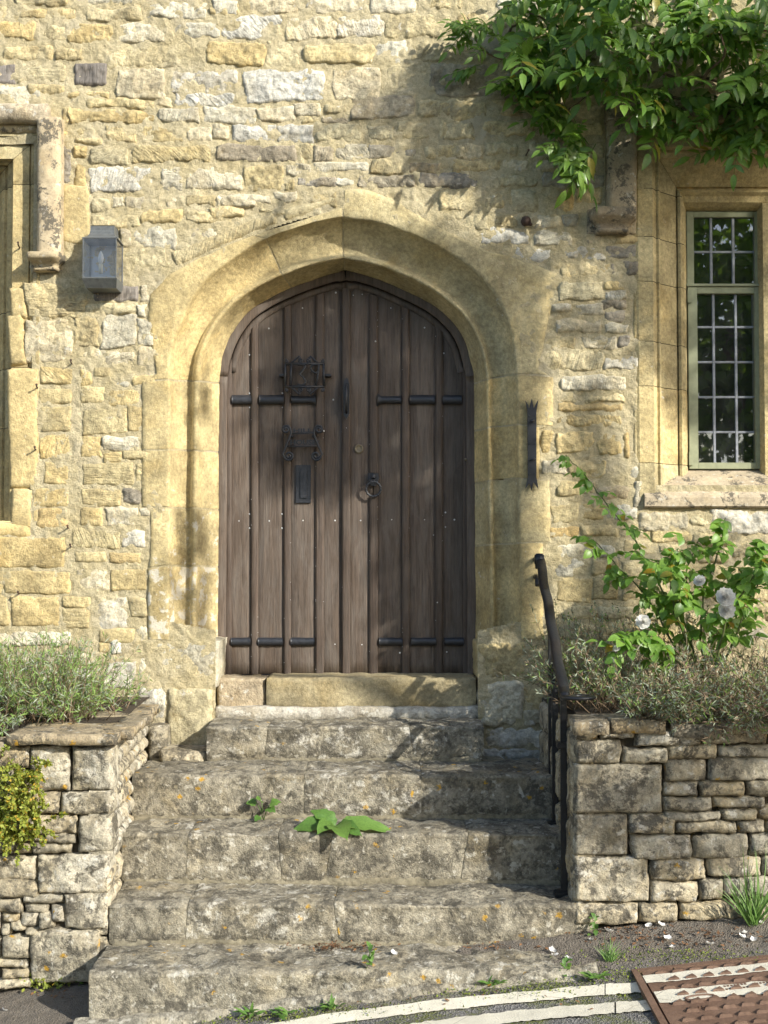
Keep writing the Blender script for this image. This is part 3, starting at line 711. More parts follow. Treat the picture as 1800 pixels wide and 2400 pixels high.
def window_light(parent, l, t, r, b, Y, transom, vbars, rows_top, rows_bot, name_far=False):
    """painted frame, lead bars and a pane in every gap; pixel rectangle at depth Y"""
    def X(px): return W(px, 800, Y).x
    def Z(py): return W(CX, py, Y).z
    fw = 17
    def bar(nm, x0, y0, x1, y1, ya, yb, mt, bev=0.002):
        MB().box((X(x0), ya, Z(y1)), (X(x1), yb, Z(y0)), bev).build(nm, mt, parent)
    tw = 11
    bar('frame_stile', l, t, l + fw, transom - 2, Y - 0.02, Y + 0.03, M['green_paint']); bar('frame_stile', r - fw, t, r, transom - 2, Y - 0.02, Y + 0.03, M['green_paint'])
    bar('frame_rail', l + fw, t, r - fw, t + 13, Y - 0.018, Y + 0.03, M['green_paint'])
    bar('transom_bar', l - 3, transom - 3, r + 3, transom + 3, Y - 0.034, Y + 0.03, M['green_paint'])
    bar('casement_stile', l + 1, transom + 4, l + 23, b, Y - 0.026, Y + 0.028, M['green_paint']); bar('casement_stile', r - 20, transom + 4, r - 1, b, Y - 0.026, Y + 0.028, M['green_paint'])
    bar('casement_rail', l + 23, transom + 4, r - 20, transom + 19, Y - 0.024, Y + 0.028, M['green_paint']); bar('casement_rail', l + 23, b - 15, r - 20, b, Y - 0.024, Y + 0.028, M['green_paint'])
    bar('hinge', l - 1, transom + 12, l + 9, transom + 42, Y - 0.036, Y - 0.0262, M['green_paint'])
    bar('hinge', l - 1, b - 40, l + 9, b - 8, Y - 0.036, Y - 0.0262, M['green_paint'])
    rg = random.Random(5)
    for (x0, x1, y0, y1, rows) in ((l + fw, r - fw, t + 13, transom - 3, rows_top), (l + 23, r - 20, transom + 19, b - 15, rows_bot)):
        xs = [x0] + [v + (0 if y0 < transom else 4) for v in vbars] + [x1]; ys = [y0] + rows + [y1]
        for v in xs[1:-1]: bar('lead_bar', v - 3.2, y0, v + 3.2, y1, Y - 0.006, Y + 0.006, M['lead'], 0.0022)
        for q in ys[1:-1]: bar('lead_bar', x0, q - 2.6, x1, q + 2.6, Y - 0.0045, Y + 0.0045, M['lead'], 0.0018)
        for i in range(len(xs) - 1):
            for j in range(len(ys) - 1):
                a, c_ = X(xs[i]), X(xs[i + 1]); z1, z0 = Z(ys[j]), Z(ys[j + 1])
                dx, dz = rg.uniform(-0.002, 0.002), rg.uniform(-0.002, 0.002)
                mobj('pane', [(a, Y + dx, z0), (c_, Y - dx, z0), (c_, Y - dx + dz, z1), (a, Y + dx + dz, z1)], [[0, 1, 2, 3]], M['glass'], parent, False)
    return X, Z
# right-hand window
rw = empty('window', (W(1850, 1160, 0)), parent=house)
ORD = [(1470, 300, 0.02), (1497, 306, -0.010), (1531, 344, -0.010), (1534, 347, 0.004), (1539, 352, 0.030), (1545, 358, 0.022), (1548, 370, 0.034), (1549, 374, 0.052), (1586, 438, 0.135), (1588, 441, 0.150), (1590, 446, 0.128), (1596, 450, 0.122), (1600, 460, 0.140), (1603, 474, 0.146), (1607, 486, 0.172), (1609, 494, 0.200), (1609, 496, 0.30)]
ring_surround(rw, ORD, 2240, 1172, [1085, 905, 800, 660, 555, 442], PAL['a'])
for q in ((1482, 660, 1498, 797), (1483, 908, 1498, 1083)):
    stone3(rw, 'jamb_stone', pxquad(q, 0.004), FRONT, jit(PAL['a'], 0.05), M['ashlar'], 0.008, 0.002, 8, 0.02, 0.006, 0.01, warp=0.002)
window_light(rw, 1609, 498, 1786, 1100, 0.215, 671, [1668, 1720], [591], [767, 849, 931, 1013])
# stone mullion and the second light beyond the picture
mb = MB(); mx = W(1792, 800, 0.13).x
zs0, zs1 = W(CX, 1125, .1).z, W(CX, 470, .1).z
mb.prism([(0, 0)] * 0 or [(mx, zs0), (mx + 0.05, zs0), (mx + 0.05, zs1), (mx, zs1)], 0.145, 0.27)
mb.add([(mx - 0.012, 0.2, zs0), (mx + 0.0, 0.14, zs0), (mx + 0.05, 0.14, zs0), (mx + 0.062, 0.2, zs0), (mx - 0.012, 0.2, zs1), (mx, 0.14, zs1), (mx + 0.05, 0.14, zs1), (mx + 0.062, 0.2, zs1)], [[0, 1, 5, 4], [1, 2, 6, 5], [2, 3, 7, 6]])
mb.build('mullion', M['ashlar'], rw, False, PAL['a'])
window_light(rw, 1826, 498, 2120, 1100, 0.215, 671, [1900, 1975, 2045], [591], [767, 849, 931, 1013])
# sill: sloping top and moulded face
def sill(parent, x0, x1, y_back, y_slope, y_bot, Yb, name='sill_stone'):
    a, b = W(x0, 1160, 0).x, W(x1, 1160, 0).x
    zs, zt, zb = W(CX, y_back, Yb).z, W(CX, y_slope, -0.03).z, W(CX, y_bot, -0.03).z
    prof = [(0.3, zb), (-0.018, zb), (-0.03, zb + 0.008), (-0.03, zt - 0.012), (-0.024, zt), (0.03, zt + (zs - zt) * 0.3), (0.12, zt + (zs - zt) * 0.72), (Yb, zs), (0.3, zs)]
    V, Fc = [], []; n = 40; m = len(prof)
    for k in range(n + 1):
        for y, z in prof: V.append((a + (b - a) * k / n, y, z))
    for k in range(n):
        for i in range(m - 1): Fc.append([k * m + i, k * m + i + 1, (k + 1) * m + i + 1, (k + 1) * m + i][::-1])
    Fc.append(list(range(m))); Fc.append([n * m + i for i in range(m)][::-1])
    V = np.array(V); V[:, 2] += fbm(V, 14, 4, 71) * 0.003; V[:, 1] += fbm(V, 14, 4, 72) * 0.002
    return mobj(name, V, Fc, M['sill'], parent, False, (0.46, 0.385, 0.27, 0.3))
sill(rw, 1508, 2250, 1102, 1160, 1190, 0.21)
stone3(rw, 'hood_mould', pxquad((1424, 262, 1494, 512), -0.062), FRONT, (0.36, 0.30, 0.205, 0.25), M['sill'], 0.004, 0.004, 9, 0.01, 0.012, 0.018, 0.09, warp=0.003)
stone3(rw, 'hood_mould', pxquad((1424, 236, 2330, 278), -0.085), FRONT, (0.33, 0.28, 0.19, 0.3), M['sill'], 0.004, 0.004, 9, 0.0, 0.012, 0.02, 0.11, warp=0.003)
stone3(rw, 'hood_mould', pxquad((1494, 280, 2330, 306), -0.03), FRONT, (0.44, 0.34, 0.185, 0.2), M['ashlar'], 0.004, 0.002, 9, 0.0, 0.02, 0.02, 0.06, warp=0.002)
def label_stop(parent, x0, x1, y0, y1, col):
    """carved end of a hood mould: slab, hollow, small roll"""
    mb = MB(); V, Fc = [], []
    xa, xb = W(x0, y0, 0).x, W(x1, y0, 0).x; cx = (xa + xb) / 2; hw = (xb - xa) / 2
    za, zb = W(CX, y0, 0).z, W(CX, y1, 0).z; H_ = za - zb
    prof = [(0.96, -0.085, 0.0), (1.0, -0.105, 0.02), (1.0, -0.110, 0.30), (0.96, -0.104, 0.40), (0.80, -0.070, 0.58), (0.70, -0.050, 0.76), (0.74, -0.058, 0.82), (0.74, -0.060, 0.92), (0.66, -0.045, 1.0), (0.3, -0.01, 1.0)]
    n = 14
    for s_, y, q in prof:
        for k in range(n + 1):
            u = -1 + 2 * k / n; r = (1 - abs(u) ** 6) ** (1 / 6) if abs(u) < 1 else 0
            V.append((cx + hw * s_ * u, y * r + 0.02 * (1 - r), za - H_ * q))
    V = np.array(V); V[:, 1] += fbm(V, 20, 4, 81) * 0.006; V[:, 2] += fbm(V, 20, 4, 82) * 0.004
    o = len(V); top = [(cx + hw * 0.96 * (-1 + 2 * k / n), 0.03, za) for k in range(n + 1)]
    V = np.vstack([np.array(top), V])
    mobj('label_stop', V, gridfaces(n + 1, len(prof) + 1, 0, False), M['sill'], parent, True, col)
label_stop(rw, 1376, 1490, 497, 552, (0.30, 0.245, 0.165, 0.3))
stone3(rw, 'hood_backing', pxquad((1370, 486, 1497, 552), -0.006), FRONT, (0.36, 0.30, 0.20, 0.3), M['sill'], 0.006, 0.004, 9, 0.02, 0.01, 0.02, 0.05)
# left-hand window, mostly outside the picture
lw = empty('window', (W(-150, 1240, 0)), parent=house)
ORDL = [(100, 306, 0.02), (92, 312, -0.004), (85, 318, -0.004), (83, 321, 0.020), (80, 326, 0.014), (72, 332, 0.010), (68, 334, 0.028), (66, 340, 0.014), (28, 372, 0.014), (26, 374, 0.030), (25, 377, 0.060), (16, 386, 0.068), (14, 389, 0.10), (8, 396, 0.092), (3, 402, 0.11), (-3, 410, 0.16), (-6, 414, 0.30)]
ring_surround(lw, ORDL, -400, 1222, [1000, 860, 725, 430], PAL['a'], mirror=True)
window_light(lw, -190, 416, -6, 1212, 0.18, 671, [-130, -66], [541], [760, 860, 960, 1060])
mb = MB(); mb.box((W(-215, 800, .2).x, 0.1, W(CX, 1218, .1).z), (W(-192, 800, .2).x, 0.26, W(CX, 405, .1).z), 0.006); mb.build('mullion', M['ashlar'], lw, False, PAL['a'])
window_light(lw, -320, 416, -218, 1212, 0.18, 671, [-284, -250], [541], [760, 860, 960, 1060])
stone3(lw, 'sill_stone', pxquad((-430, 1222, 72, 1258), -0.008), FRONT, jit(PAL['a'], 0.05), M['ashlar'], 0.006, 0.004, 8, 0.01, 0.02, 0.01, 0.22)
stone3(lw, 'sill_stone', pxquad((-200, 1256, 156, 1334), 0.0), FRONT, jit(PAL['y'], 0.05), M['rubble'], 0.010, 0.005, 9, 0.02, 0.01, 0.01, 0.06)
stone3(lw, 'hood_mould', pxquad((84, 270, 140, 608), -0.085), FRONT, (0.50, 0.41, 0.27, 0.3), M['sill'], 0.006, 0.006, 9, 0.03, 0.016, 0.02, 0.11, warp=0.004)
stone3(lw, 'hood_mould', pxquad((-430, 238, 112, 284), -0.075), FRONT, (0.50, 0.43, 0.31, 0.6), M['rubble'], 0.01, 0.016, 9, 0.03, 0.02, 0.02, 0.10, warp=0.008)
stone3(lw, 'hood_mould', pxquad((-430, 286, 88, 308), -0.03), FRONT, (0.40, 0.33, 0.2, 0.3), M['sill'], 0.004, 0.006, 9, 0.0, 0.02, 0.02, 0.06, warp=0.003)
label_stop(lw, 70, 156, 600, 640, (0.44, 0.36, 0.23, 0.3))
stone3(lw, 'hood_backing', pxquad((70, 606, 152, 642), -0.004), FRONT, (0.44, 0.36, 0.23, 0.3), M['sill'], 0.006, 0.004, 9, 0.02, 0.01, 0.02, 0.05)
# dark rooms behind the glass
for nm, a, b in (('room', -3.3, -1.7), ('room', 1.2, 3.4)):
    x0, x1 = (a, b); z0, z1 = 1.6, 4.2
    V = [(x0, 0.31, z0), (x1, 0.31, z0), (x1, 0.31, z1), (x0, 0.31, z1), (x0, 0.74, z0), (x1, 0.74, z0), (x1, 0.74, z1), (x0, 0.74, z1)]
    mobj('room_shell', V, [[4, 5, 6, 7], [0, 4, 7, 3], [1, 2, 6, 5], [0, 1, 5, 4], [3, 7, 6, 2]], M['room'], rw if a > 0 else lw, False)

# ================================================================== door
door = empty('door', W(812, 1585, 0.3), parent=house)
tag(door, 'arched dark oak door of ribbed boards with black iron fittings')
YF, YD = 0.27, 0.31                    # timber frame face, door board face
tt = np.linspace(0, 1, 60)
def offs(P, d):
    P = np.array(P); T = np.gradient(P, axis=0); T /= np.linalg.norm(T, axis=1)[:, None]
    return P + np.stack([-T[:, 1], T[:, 0]], 1) * d
inl, inr = np.array(crv([(511, 1592)] + IL[1:], tt)), np.array(crv([(1115, 1592)] + IR[1:], tt))
def band(A, B, Ya, Yb, name, mat, parent, t0=0, t1=None, flip=False):
    A, B = A[t0:t1], B[t0:t1]; V, Fc = [], []; n = len(A)
    for k in range(n):
        a, b = A[k], B[k]; m = a * 0.12 + b * 0.88
        V += [W(a[0], a[1], Yb), W(a[0], a[1], Ya + 0.004), W(*(a * 0.88 + b * 0.12), Ya), W(*m, Ya), W(b[0], b[1], Ya + 0.006), W(b[0], b[1], Yb)]
    for k in range(n - 1):
        for i in range(5):
            q = [k * 6 + i, k * 6 + i + 1, (k + 1) * 6 + i + 1, (k + 1) * 6 + i]; Fc.append(q if flip else q[::-1])
    Fc.append([0, 1, 2, 3, 4, 5]); Fc.append([(n - 1) * 6 + i for i in range(6)][::-1])
    return mobj(name, V, Fc, mat, parent, True)
fl_in, fr_in = offs(inl, 19), offs(inr, -19)
fl_in[-1] = fr_in[-1] = np.array([811, 657.0])
fl_in[-2], fr_in[-2] = np.array([800, 660.0]), np.array([823, 660.0])
oL, oR = offs(inl, -10), offs(inr, 10)
for A, B, f in ((oL, fl_in, False), (oR, fr_in, True)):
    band(A, B, YF, YD + 0.05, 'door_frame', M['oak'], house, 0, 31, f); band(A, B, YF - 0.002, YD + 0.05, 'door_frame', M['oak'], house, 30, None, f)
# outline of the leaf as y(x)
edge = np.vstack([fl_in, fr_in[::-1]]); xs_e, ys_e = edge[:, 0], edge[:, 1]
arch = [(x, y) for x, y in edge if y < 900]; arch.sort()
def ytop(x): return float(np.interp(x, [a[0] for a in arch], [a[1] for a in arch]))
rail_l, rail_r = offs(fl_in, 17), offs(fr_in, -17)
rail_l[-1] = rail_r[-1] = np.array([811, 682.0])
rail_l[-2], rail_r[-2] = np.array([800, 684.0]), np.array([823, 684.0])
b_l, b_r = fl_in + 0, fr_in + 0
for A, B, f in ((offs(fl_in, 1.5), rail_l, False), (offs(fr_in, -1.5), rail_r, True)): band(A, B, YD - 0.008, YD + 0.02, 'arched_rail', M['oak'], door, 31, None, f)
YB = 1580
BOARDS = [(528, 596), (596, 674), (674, 750), (750, 811), (811, 874), (874, 951), (951, 1030), (1030, 1099)]
RIBS = [(528, 543), (588, 605.5), (665, 682), (739, 759), (801, 821), (865, 886), (942, 960), (1020, 1038), (1085, 1101)]
def column(name, x0, x1, Yf, Yb, mat, y1=YB, y0=None, ch=4.0, dtop=0.0):
    n = 7; V, Fc = [], []; prof = [(x0, Yb), (x0 + 0.2, Yf + 0.007), (x0 + ch * .7, Yf + 0.001)] + [(x0 + ch + (x1 - x0 - 2 * ch) * k / 3, Yf) for k in (1, 2)] + [(x1 - ch * .7, Yf + 0.001), (x1 - 0.2, Yf + 0.007), (x1, Yb)]
    nz = 30; m = len(prof)
    for j in range(nz + 1):
        for x, Y in prof:
            top = (ytop(x) + dtop) if y0 is None else y0
            V.append(W(x, y1 + (top - y1) * j / nz, Y))
    for j in range(nz):
        for i in range(m - 1): Fc.append([j * m + i, j * m + i + 1, (j + 1) * m + i + 1, (j + 1) * m + i])
    Fc.append(list(range(m))[::-1]); Fc.append([nz * m + i for i in range(m)])
    V = np.array([tuple(v) for v in V]); V[:, 1] += fbm(V * np.array([1, 1, 0.15]), 14, 3, SEED[0]) * 0.0018; SEED[0] += 1
    return mobj(name, V, Fc, mat, door, name == 'board')
for a, b in BOARDS: column('board', a + 0.4, b - 0.4, YD, YD + 0.03, M['oak'], dtop=6)
for i, (a, b) in enumerate(RIBS):
    if i == 5:
        column('rib', a, b, YD - 0.016, YD + 0.006, M['oak_rib'], 1108, None, 5, 20); column('rib', a, b, YD - 0.015, YD + 0.006, M['oak_rib'], YB, 1165, 5)
    else: column('rib', a, b, YD - (0.022 if i == 4 else 0.016), YD + 0.006, M['oak_rib'], YB, None, 5, 18 if 0 < i < 8 else 4)
mb = MB(); mb.box(W(518, 1590, YD - 0.03), W(1108, 1580, YD + 0.03), 0.003); mb.build('weather_bar', M['iron'], door)
# iron straps between the ribs
def strap(x0, x1, yc, h, end=0):
    V, Fc = [], []; n = 14
    prof = [(-1, 0.012), (-0.96, -0.006), (-0.55, -0.022), (0.3, -0.026), (0.85, -0.016), (1.0, 0.012)]
    for k in range(n + 1):
        u = k / n; x = x0 + (x1 - x0) * u; s = 1.0
        if end: 
            e = u if end > 0 else 1 - u
            s = 0.85 - 0.12 * e + (0.75 * max(0, (e - 0.80) / 0.2) ** 1.2)
        for q, d in prof: V.append(W(x, yc + q * h * s, YD + d))
    m = len(prof); 
    for k in range(n):
        for i in range(m - 1): Fc.append([k * m + i, k * m + i + 1, (k + 1) * m + i + 1, (k + 1) * m + i])
    Fc.append(list(range(m))); Fc.append([n * m + i for i in range(m)][::-1])
    V = np.array([tuple(v) for v in V]); V += np.stack([fbm(V, 45, 3, 5), fbm(V, 45, 3, 6), fbm(V, 45, 3, 7)], 1) * 0.002
    mobj('hinge_strap', V, Fc, M['iron'], door, True)
for x0, x1, e in ((543, 590, 0), (607, 666, 0), (682, 741, 1), (884, 941, -1), (960, 1020, 0), (1037, 1082, 0)): strap(x0, x1, 937, 11.5, e)
for x0, x1, e in ((541, 588, 0), (604, 664, 0), (681, 738, 1), (888, 944, -1), (963, 1023, 0), (1041, 1087, 0)): strap(x0, x1, 1504, 10, 0)
# pale fixings
rg = random.Random(3); mb = MB()
pts = [(560, 1221), (631, 1221), (710, 1220), (785, 1220), (845, 1220), (918, 1218), (995, 1218), (1065, 1218), (785, 1510), (848, 1511), (781, 937), (817, 937), (585, 922), (585, 955), (662, 922), (662, 955), (630, 770), (585, 832), (709, 722), (812, 771), (880, 800), (916, 722), (995, 768), (1040, 828), (812, 1003), (1016, 1254), (1044, 1201), (1044, 1235), (585, 1205), (585, 1238), (661, 1205), (661, 1238), (1025, 1412), (937, 1530), (1047, 1528), (759, 1010), (757, 870), (679, 855), (828, 692), (849, 690), (787, 686)]
for x, y in pts:
    onrib = any(a - 1 < x < b + 1 for a, b in RIBS); c = W(x, y, YD - (0.019 if onrib else 0.0))
    r = rg.uniform(0.0028, 0.005); mb.lathe([(r, -0.004), (r, 0.0015), (r * 0.5, 0.003)], c, 'y', 7)
for _ in range(70):
    a, b = rg.choice(RIBS[1:8]); x = rg.choice([a + 1, b - 1]); y = rg.uniform(720, 1570); c = W(x, y, YD - 0.012); r = 0.0016
    mb.lathe([(r, -0.004), (r, 0.003), (r * 0.5, 0.004)], c, 'y', 5)
o = mb.build('fixing', M['stud'], door); o['kind'] = 'stuff'
# centre pull handle
c = W(812, 937, YD - 0.034); mb = MB()
zt, zb = W(812, 887, YD).z, W(812, 985, YD).z
mb.prism([(c.x - .015, zt - .03), (c.x - .008, zt - .012), (c.x, zt), (c.x + .008, zt - .012), (c.x + .015, zt - .03), (c.x + .015, zb + .03), (c.x, zb), (c.x - .015, zb + .03)], c.y - 0.006, c.y + 0.004)
hp = mb.build('handle_plate', M['iron'], door)
mb = MB(); mb.tube([(c.x, c.y - .004, zt - .035), (c.x, c.y - .03, zt - .05), (c.x, c.y - .038, (zt + zb) / 2), (c.x, c.y - .03, zb + .05), (c.x, c.y - .004, zb + .032)], [.005, .007, .009, .007, .005], 8); mb.build('pull_handle', M['iron'], hp, True)
# lock, knocker, letter plate
c = W(841, 1052, YD); mb = MB(); mb.lathe([(0.024, 0.0), (0.024, 0.006), (0.021, 0.010), (0.016, 0.010), (0.015, 0.007), (0.006, 0.008), (0.001, 0.008)], c, 'y', 20); lk = mb.build('lock_cylinder', M['brass'], door, True)
c = W(875, 1130, YD - 0.01)
kn = MB(); kn.prism([(c.x - .026, c.z + .045), (c.x + .026, c.z + .045), (c.x + .03, c.z + .02), (c.x + .012, c.z - .02), (c.x - .012, c.z - .02), (c.x - .03, c.z + .02)], c.y - 0.012, c.y + 0.008)
kn.tube([(c.x, c.y, c.z + .025), (c.x, c.y - .035, c.z + .03), (c.x, c.y - .04, c.z + .018)], [.012, .011, .009], 8)
kp = kn.build('knocker_plate', M['iron'], door)
cr = W(875, 1146, YD - 0.045); mb = MB(); ring = []
for k in range(49):
    a = 2 * math.pi * k / 48; r = 0.037 + 0.0022 * math.sin(a * 16); ring.append((cr.x + r * math.sin(a), cr.y + 0.012 * (1 - math.cos(a)) * 0.5, cr.z + r * math.cos(a)))
mb.tube(ring, [0.006 + 0.0012 * math.sin(k * 2.1) for k in range(49)], 7); mb.build('knocker_ring', M['iron'], kp, True)
a, b = W(693, 1179, YD - 0.012), W(729, 1090, YD + 0.004)
mb = MB(); mb.box((a.x, a.y, a.z), (b.x, b.y, b.z), 0.002); lp = mb.build('letter_plate', M['iron'], door)
a, b = W(703, 1168, YD - 0.019), W(720, 1101, YD - 0.0125)
mb = MB(); mb.box((a.x, a.y, a.z), (b.x, b.y, b.z), 0.0025); mb.build('letter_flap', M['iron'], lp)
c = W(1091, 1077, YD - 0.02); MB().lathe([(0.006, -0.01), (0.008, 0.01), (0.005, 0.02)], c, 'y', 10).build('latch_knob', M['brass'], door, True)

# ---- wrought signs hung on the door
def scroll(cx, cz, r, turns, start, d=1, n=26):
    return [(cx + r * (1 - 0.78 * k / n) * math.cos(start + d * 2 * math.pi * turns * k / n), cz + r * (1 - 0.78 * k / n) * math.sin(start + d * 2 * math.pi * turns * k / n)) for k in range(n + 1)]
def wire(mb, pts, y, r, n=6): mb.tube([(p[0], y, p[1]) for p in pts], r, n)
YS = YD - 0.050
k_ = 160 / 907.0
def S(x, y):                      # from the enlarged detail to the door plane
    p = W(640 + x * k_, 810 + y * k_, YS); return (p.x, p.z)
ns = empty('house_number_sign', W(713, 925, YD), 'wrought iron scrolled frame with the number 39 on the door', 'sign')
mb = MB()
for pts in ([S(160, 245), S(680, 240)], [S(160, 548), S(680, 545)], [S(162, 240), S(160, 545)], [S(672, 240), S(675, 545)], [S(240, 245), S(232, 545)]):
    wire(mb, pts, YS, 0.0072)
for sgn, cx in ((1, 168), (-1, 672)):
    for yy in (205, 590):
        p = S(cx + 14 * sgn, yy); wire(mb, scroll(p[0], p[1], 0.009, 1.3, math.pi / 2, sgn), YS, 0.0048, 5)
def crest(y, s):
    for side in (-1, 1):
        c = S(420 + side * 52, y - 42 * s * 1.0); e = S(420 + side * 190, y)
        m1 = S(420 + side * 140, y - 40 * s); m2 = S(420 + side * 75, y - 100 * s)
        wire(mb, [e, m1, m2] + scroll(c[0], c[1], 0.0125, 1.4, math.pi / 2 * (1 if s > 0 else -1), -side * s), YS, 0.0052, 5)
crest(240, 1); crest(548, -1)
mb.build('sign_frame', M['iron'], ns, True)
mb = MB()
for sg, xx in ((-1, 78), (1, 770)):
    a, b = S(xx, 390), S(xx - sg * 85, 390); mb.box((min(a[0], b[0]), YS, a[1] - .006), (max(a[0], b[0]), YD + 0.0, a[1] + .006), 0.002)
mb.build('fixing_lug', M['iron'], ns)
mb = MB(); wire(mb, [S(330, 255), S(420, 252), S(432, 280), S(352, 380), S(400, 420), S(438, 470), S(418, 515), S(370, 530), S(325, 518)], YS, 0.0062); mb.build('digit_three', M['iron'], ns, True)
mb = MB(); wire(mb, [S(600, 345), S(560, 365), S(515, 335), S(497, 290), S(530, 252), S(612, 248), S(605, 330), S(590, 440), S(572, 530)], YS, 0.0064); mb.build('digit_nine', M['iron'], ns, True)
hs = empty('house_name_sign', W(713, 1050, YD), 'wrought iron scroll sign reading HILL HOUSE on the door', 'sign')
mb = MB()
for side in (-1, 1):
    tc, bc = S(390 + side * 218, 1115), S(390 + side * 180, 1465)
    up = scroll(tc[0], tc[1], 0.0225, 1.6, math.pi if side > 0 else 0, -side)
    dn = scroll(bc[0], bc[1], 0.0255, 1.6, 0 if side > 0 else math.pi, -side)
    wire(mb, up[::-1] + [S(390 + side * 150, 1165), S(390 + side * 185, 1265), S(390 + side * 232, 1380), S(390 + side * 262, 1440)] + dn, YS, 0.0068, 6)
wire(mb, [S(245, 1168), S(540, 1164)], YS, 0.0045); wire(mb, [S(180, 1340), S(615, 1334)], YS, 0.0045)
mb.build('sign_frame', M['iron'], hs, True)
mb = MB()
for xx in (250, 530):
    a = S(xx, 1200); mb.box((a[0] - .005, YS + .002, a[1] - .005), (a[0] + .005, YD, a[1] + .005), 0.001)
mb.build('fixing_lug', M['iron'], hs)
def text_mesh(txt, x0, x1, zb, h, y, name, parent, mat, depth=0.003):
    cu = bpy.data.curves.new('lettering', 'FONT'); cu.body = txt; cu.extrude = depth; cu.size = 1.0; cu.resolution_u = 3; cu.offset = 0.04
    ob = bpy.data.objects.new('lettering', cu); COL.objects.link(ob); bpy.context.view_layer.update()
    me = bpy.data.meshes.new_from_object(ob.evaluated_get(bpy.context.evaluated_depsgraph_get()))
    bpy.data.objects.remove(ob); bpy.data.curves.remove(cu)
    V = np.array([v.co[:] for v in me.vertices]); a, b = V.min(0), V.max(0)
    N = np.stack([x0 + (V[:, 0] - a[0]) / (b[0] - a[0]) * (x1 - x0), y - V[:, 2], zb + (V[:, 1] - a[1]) / (b[1] - a[1]) * h], 1)
    Fc = [list(p.vertices) for p in me.polygons]; bpy.data.meshes.remove(me)
    return mobj(name, N, Fc, mat, parent, False)
a, b = S(270, 1162), S(525, 1162); text_mesh('HILL', a[0], b[0], a[1] + 0.003, 0.020, YS, 'lettering', hs, M['iron'])
a, b = S(228, 1328), S(572, 1328); text_mesh('HOUSE', a[0], b[0], a[1] + 0.003, 0.027, YS, 'lettering', hs, M['iron'])
mb = MB()
for xx in (195, 605):
    p = S(xx, 1270)
    for q in range(3):
        an = q * math.pi / 3; wire(mb, [(p[0] - .005 * math.cos(an), p[1] - .005 * math.sin(an)), (p[0] + .005 * math.cos(an), p[1] + .005 * math.sin(an))], YS, 0.0018, 5)
mb.build('star', M['iron'], hs)

# ================================================================== ground
gxs = np.concatenate([np.linspace(-40, -2.6, 30), np.arange(-2.55, 2.55, 0.014), np.linspace(2.6, 40, 30)])
gys = np.concatenate([np.linspace(-40, -2.5, 30), np.arange(-2.45, -1.0, 0.014), np.array([-0.9, -0.5, 0.0, 0.3])])
GX, GY = np.meshgrid(gxs, gys); nx, ny = len(gxs), len(gys)
P = np.stack([GX.ravel(), GY.ravel(), np.zeros(nx * ny)], 1)
zr = 0.10 + 0.44 * np.tanh(P[:, 0] / 4)
zr += np.where(P[:, 1] > -1.60, 0.2 * np.minimum(P[:, 1] + 1.60, 0.47), 0.02 * np.maximum(P[:, 1] + 1.60, -3))
edge = np.clip((P[:, 1] + 1.75) / 0.3, 0, 1)
near = (np.abs(P[:, 0]) < 2.7) & (P[:, 1] > -2.6)
P[:, 2] = zr + near * (fbm(P, 6, 3, 3) * 0.004 + fbm(P, 30, 4, 4) * (0.002 + 0.006 * edge))
tag(mobj('road', P, gridfaces(nx, ny, 0, False), M['road'], None, True), kind='structure')

def road_strip(name, pts, hw, mat, dz=0.004, seed=0, parent=None, n=120, rag=0.12, zf=None):
    """painted strip along photo points with ragged edges. pts: (px,py,half width in px)"""
    pts = np.array(pts, float); L = np.concatenate([[0], np.cumsum(np.hypot(*np.diff(pts[:, :2], axis=0).T))]); L /= L[-1]
    V, Fc = [], []; m = 5
    for k in range(n + 1):
        u = k / n; x, y, w = [np.interp(u, L, pts[:, i]) for i in range(3)]
        nz = [float(vnoise(np.array([[u * n * 0.35, s * 9.0, seed]]), 77)[0]) + 0.6 * float(vnoise(np.array([[u * n * 0.9, s * 5.0, seed]]), 79)[0]) for s in (0, 1)]
        for j in range(m):
            q = -1 + 2 * j / (m - 1); q2 = q * (1 + rag * (nz[0] if q < 0 else nz[1]))
            g = G(x, y + q2 * w)
            zz = zf(g) if zf else g.z
            V.append((g.x, g.y, zz + dz))
    return mobj(name, V, gridfaces(m, n + 1, 0, True), mat, parent, False)
l1 = [(560, 2428, 12), (660, 2410, 12), (800, 2389, 12.5), (1000, 2363, 12.5), (1200, 2343, 12.5), (1417, 2323, 12.5)]
l1b = [(1419.5, 2323, 12.5), (1506, 2318, 12)]
l2 = [(900, 2428, 13.5), (1000, 2412, 13.5), (1200, 2387, 13.5), (1440, 2366, 13)]
l2b = [(1444, 2365, 13), (1526, 2361, 12)]
for i, (p, lab) in enumerate(((l1, 'longer cream painted road line nearer the steps'), (l1b, 'short end of the upper cream road line against the iron cover'), (l2, 'lower cream painted road line along the bottom edge'), (l2b, 'short end of the lower cream road line against the iron cover'))):
    tag(road_strip('road_line', p, 0, M['paint'], 0.007, i * 3, n=110 if len(p) > 2 else 24), lab, 'road marking', 'cream painted double lines', 'structure')

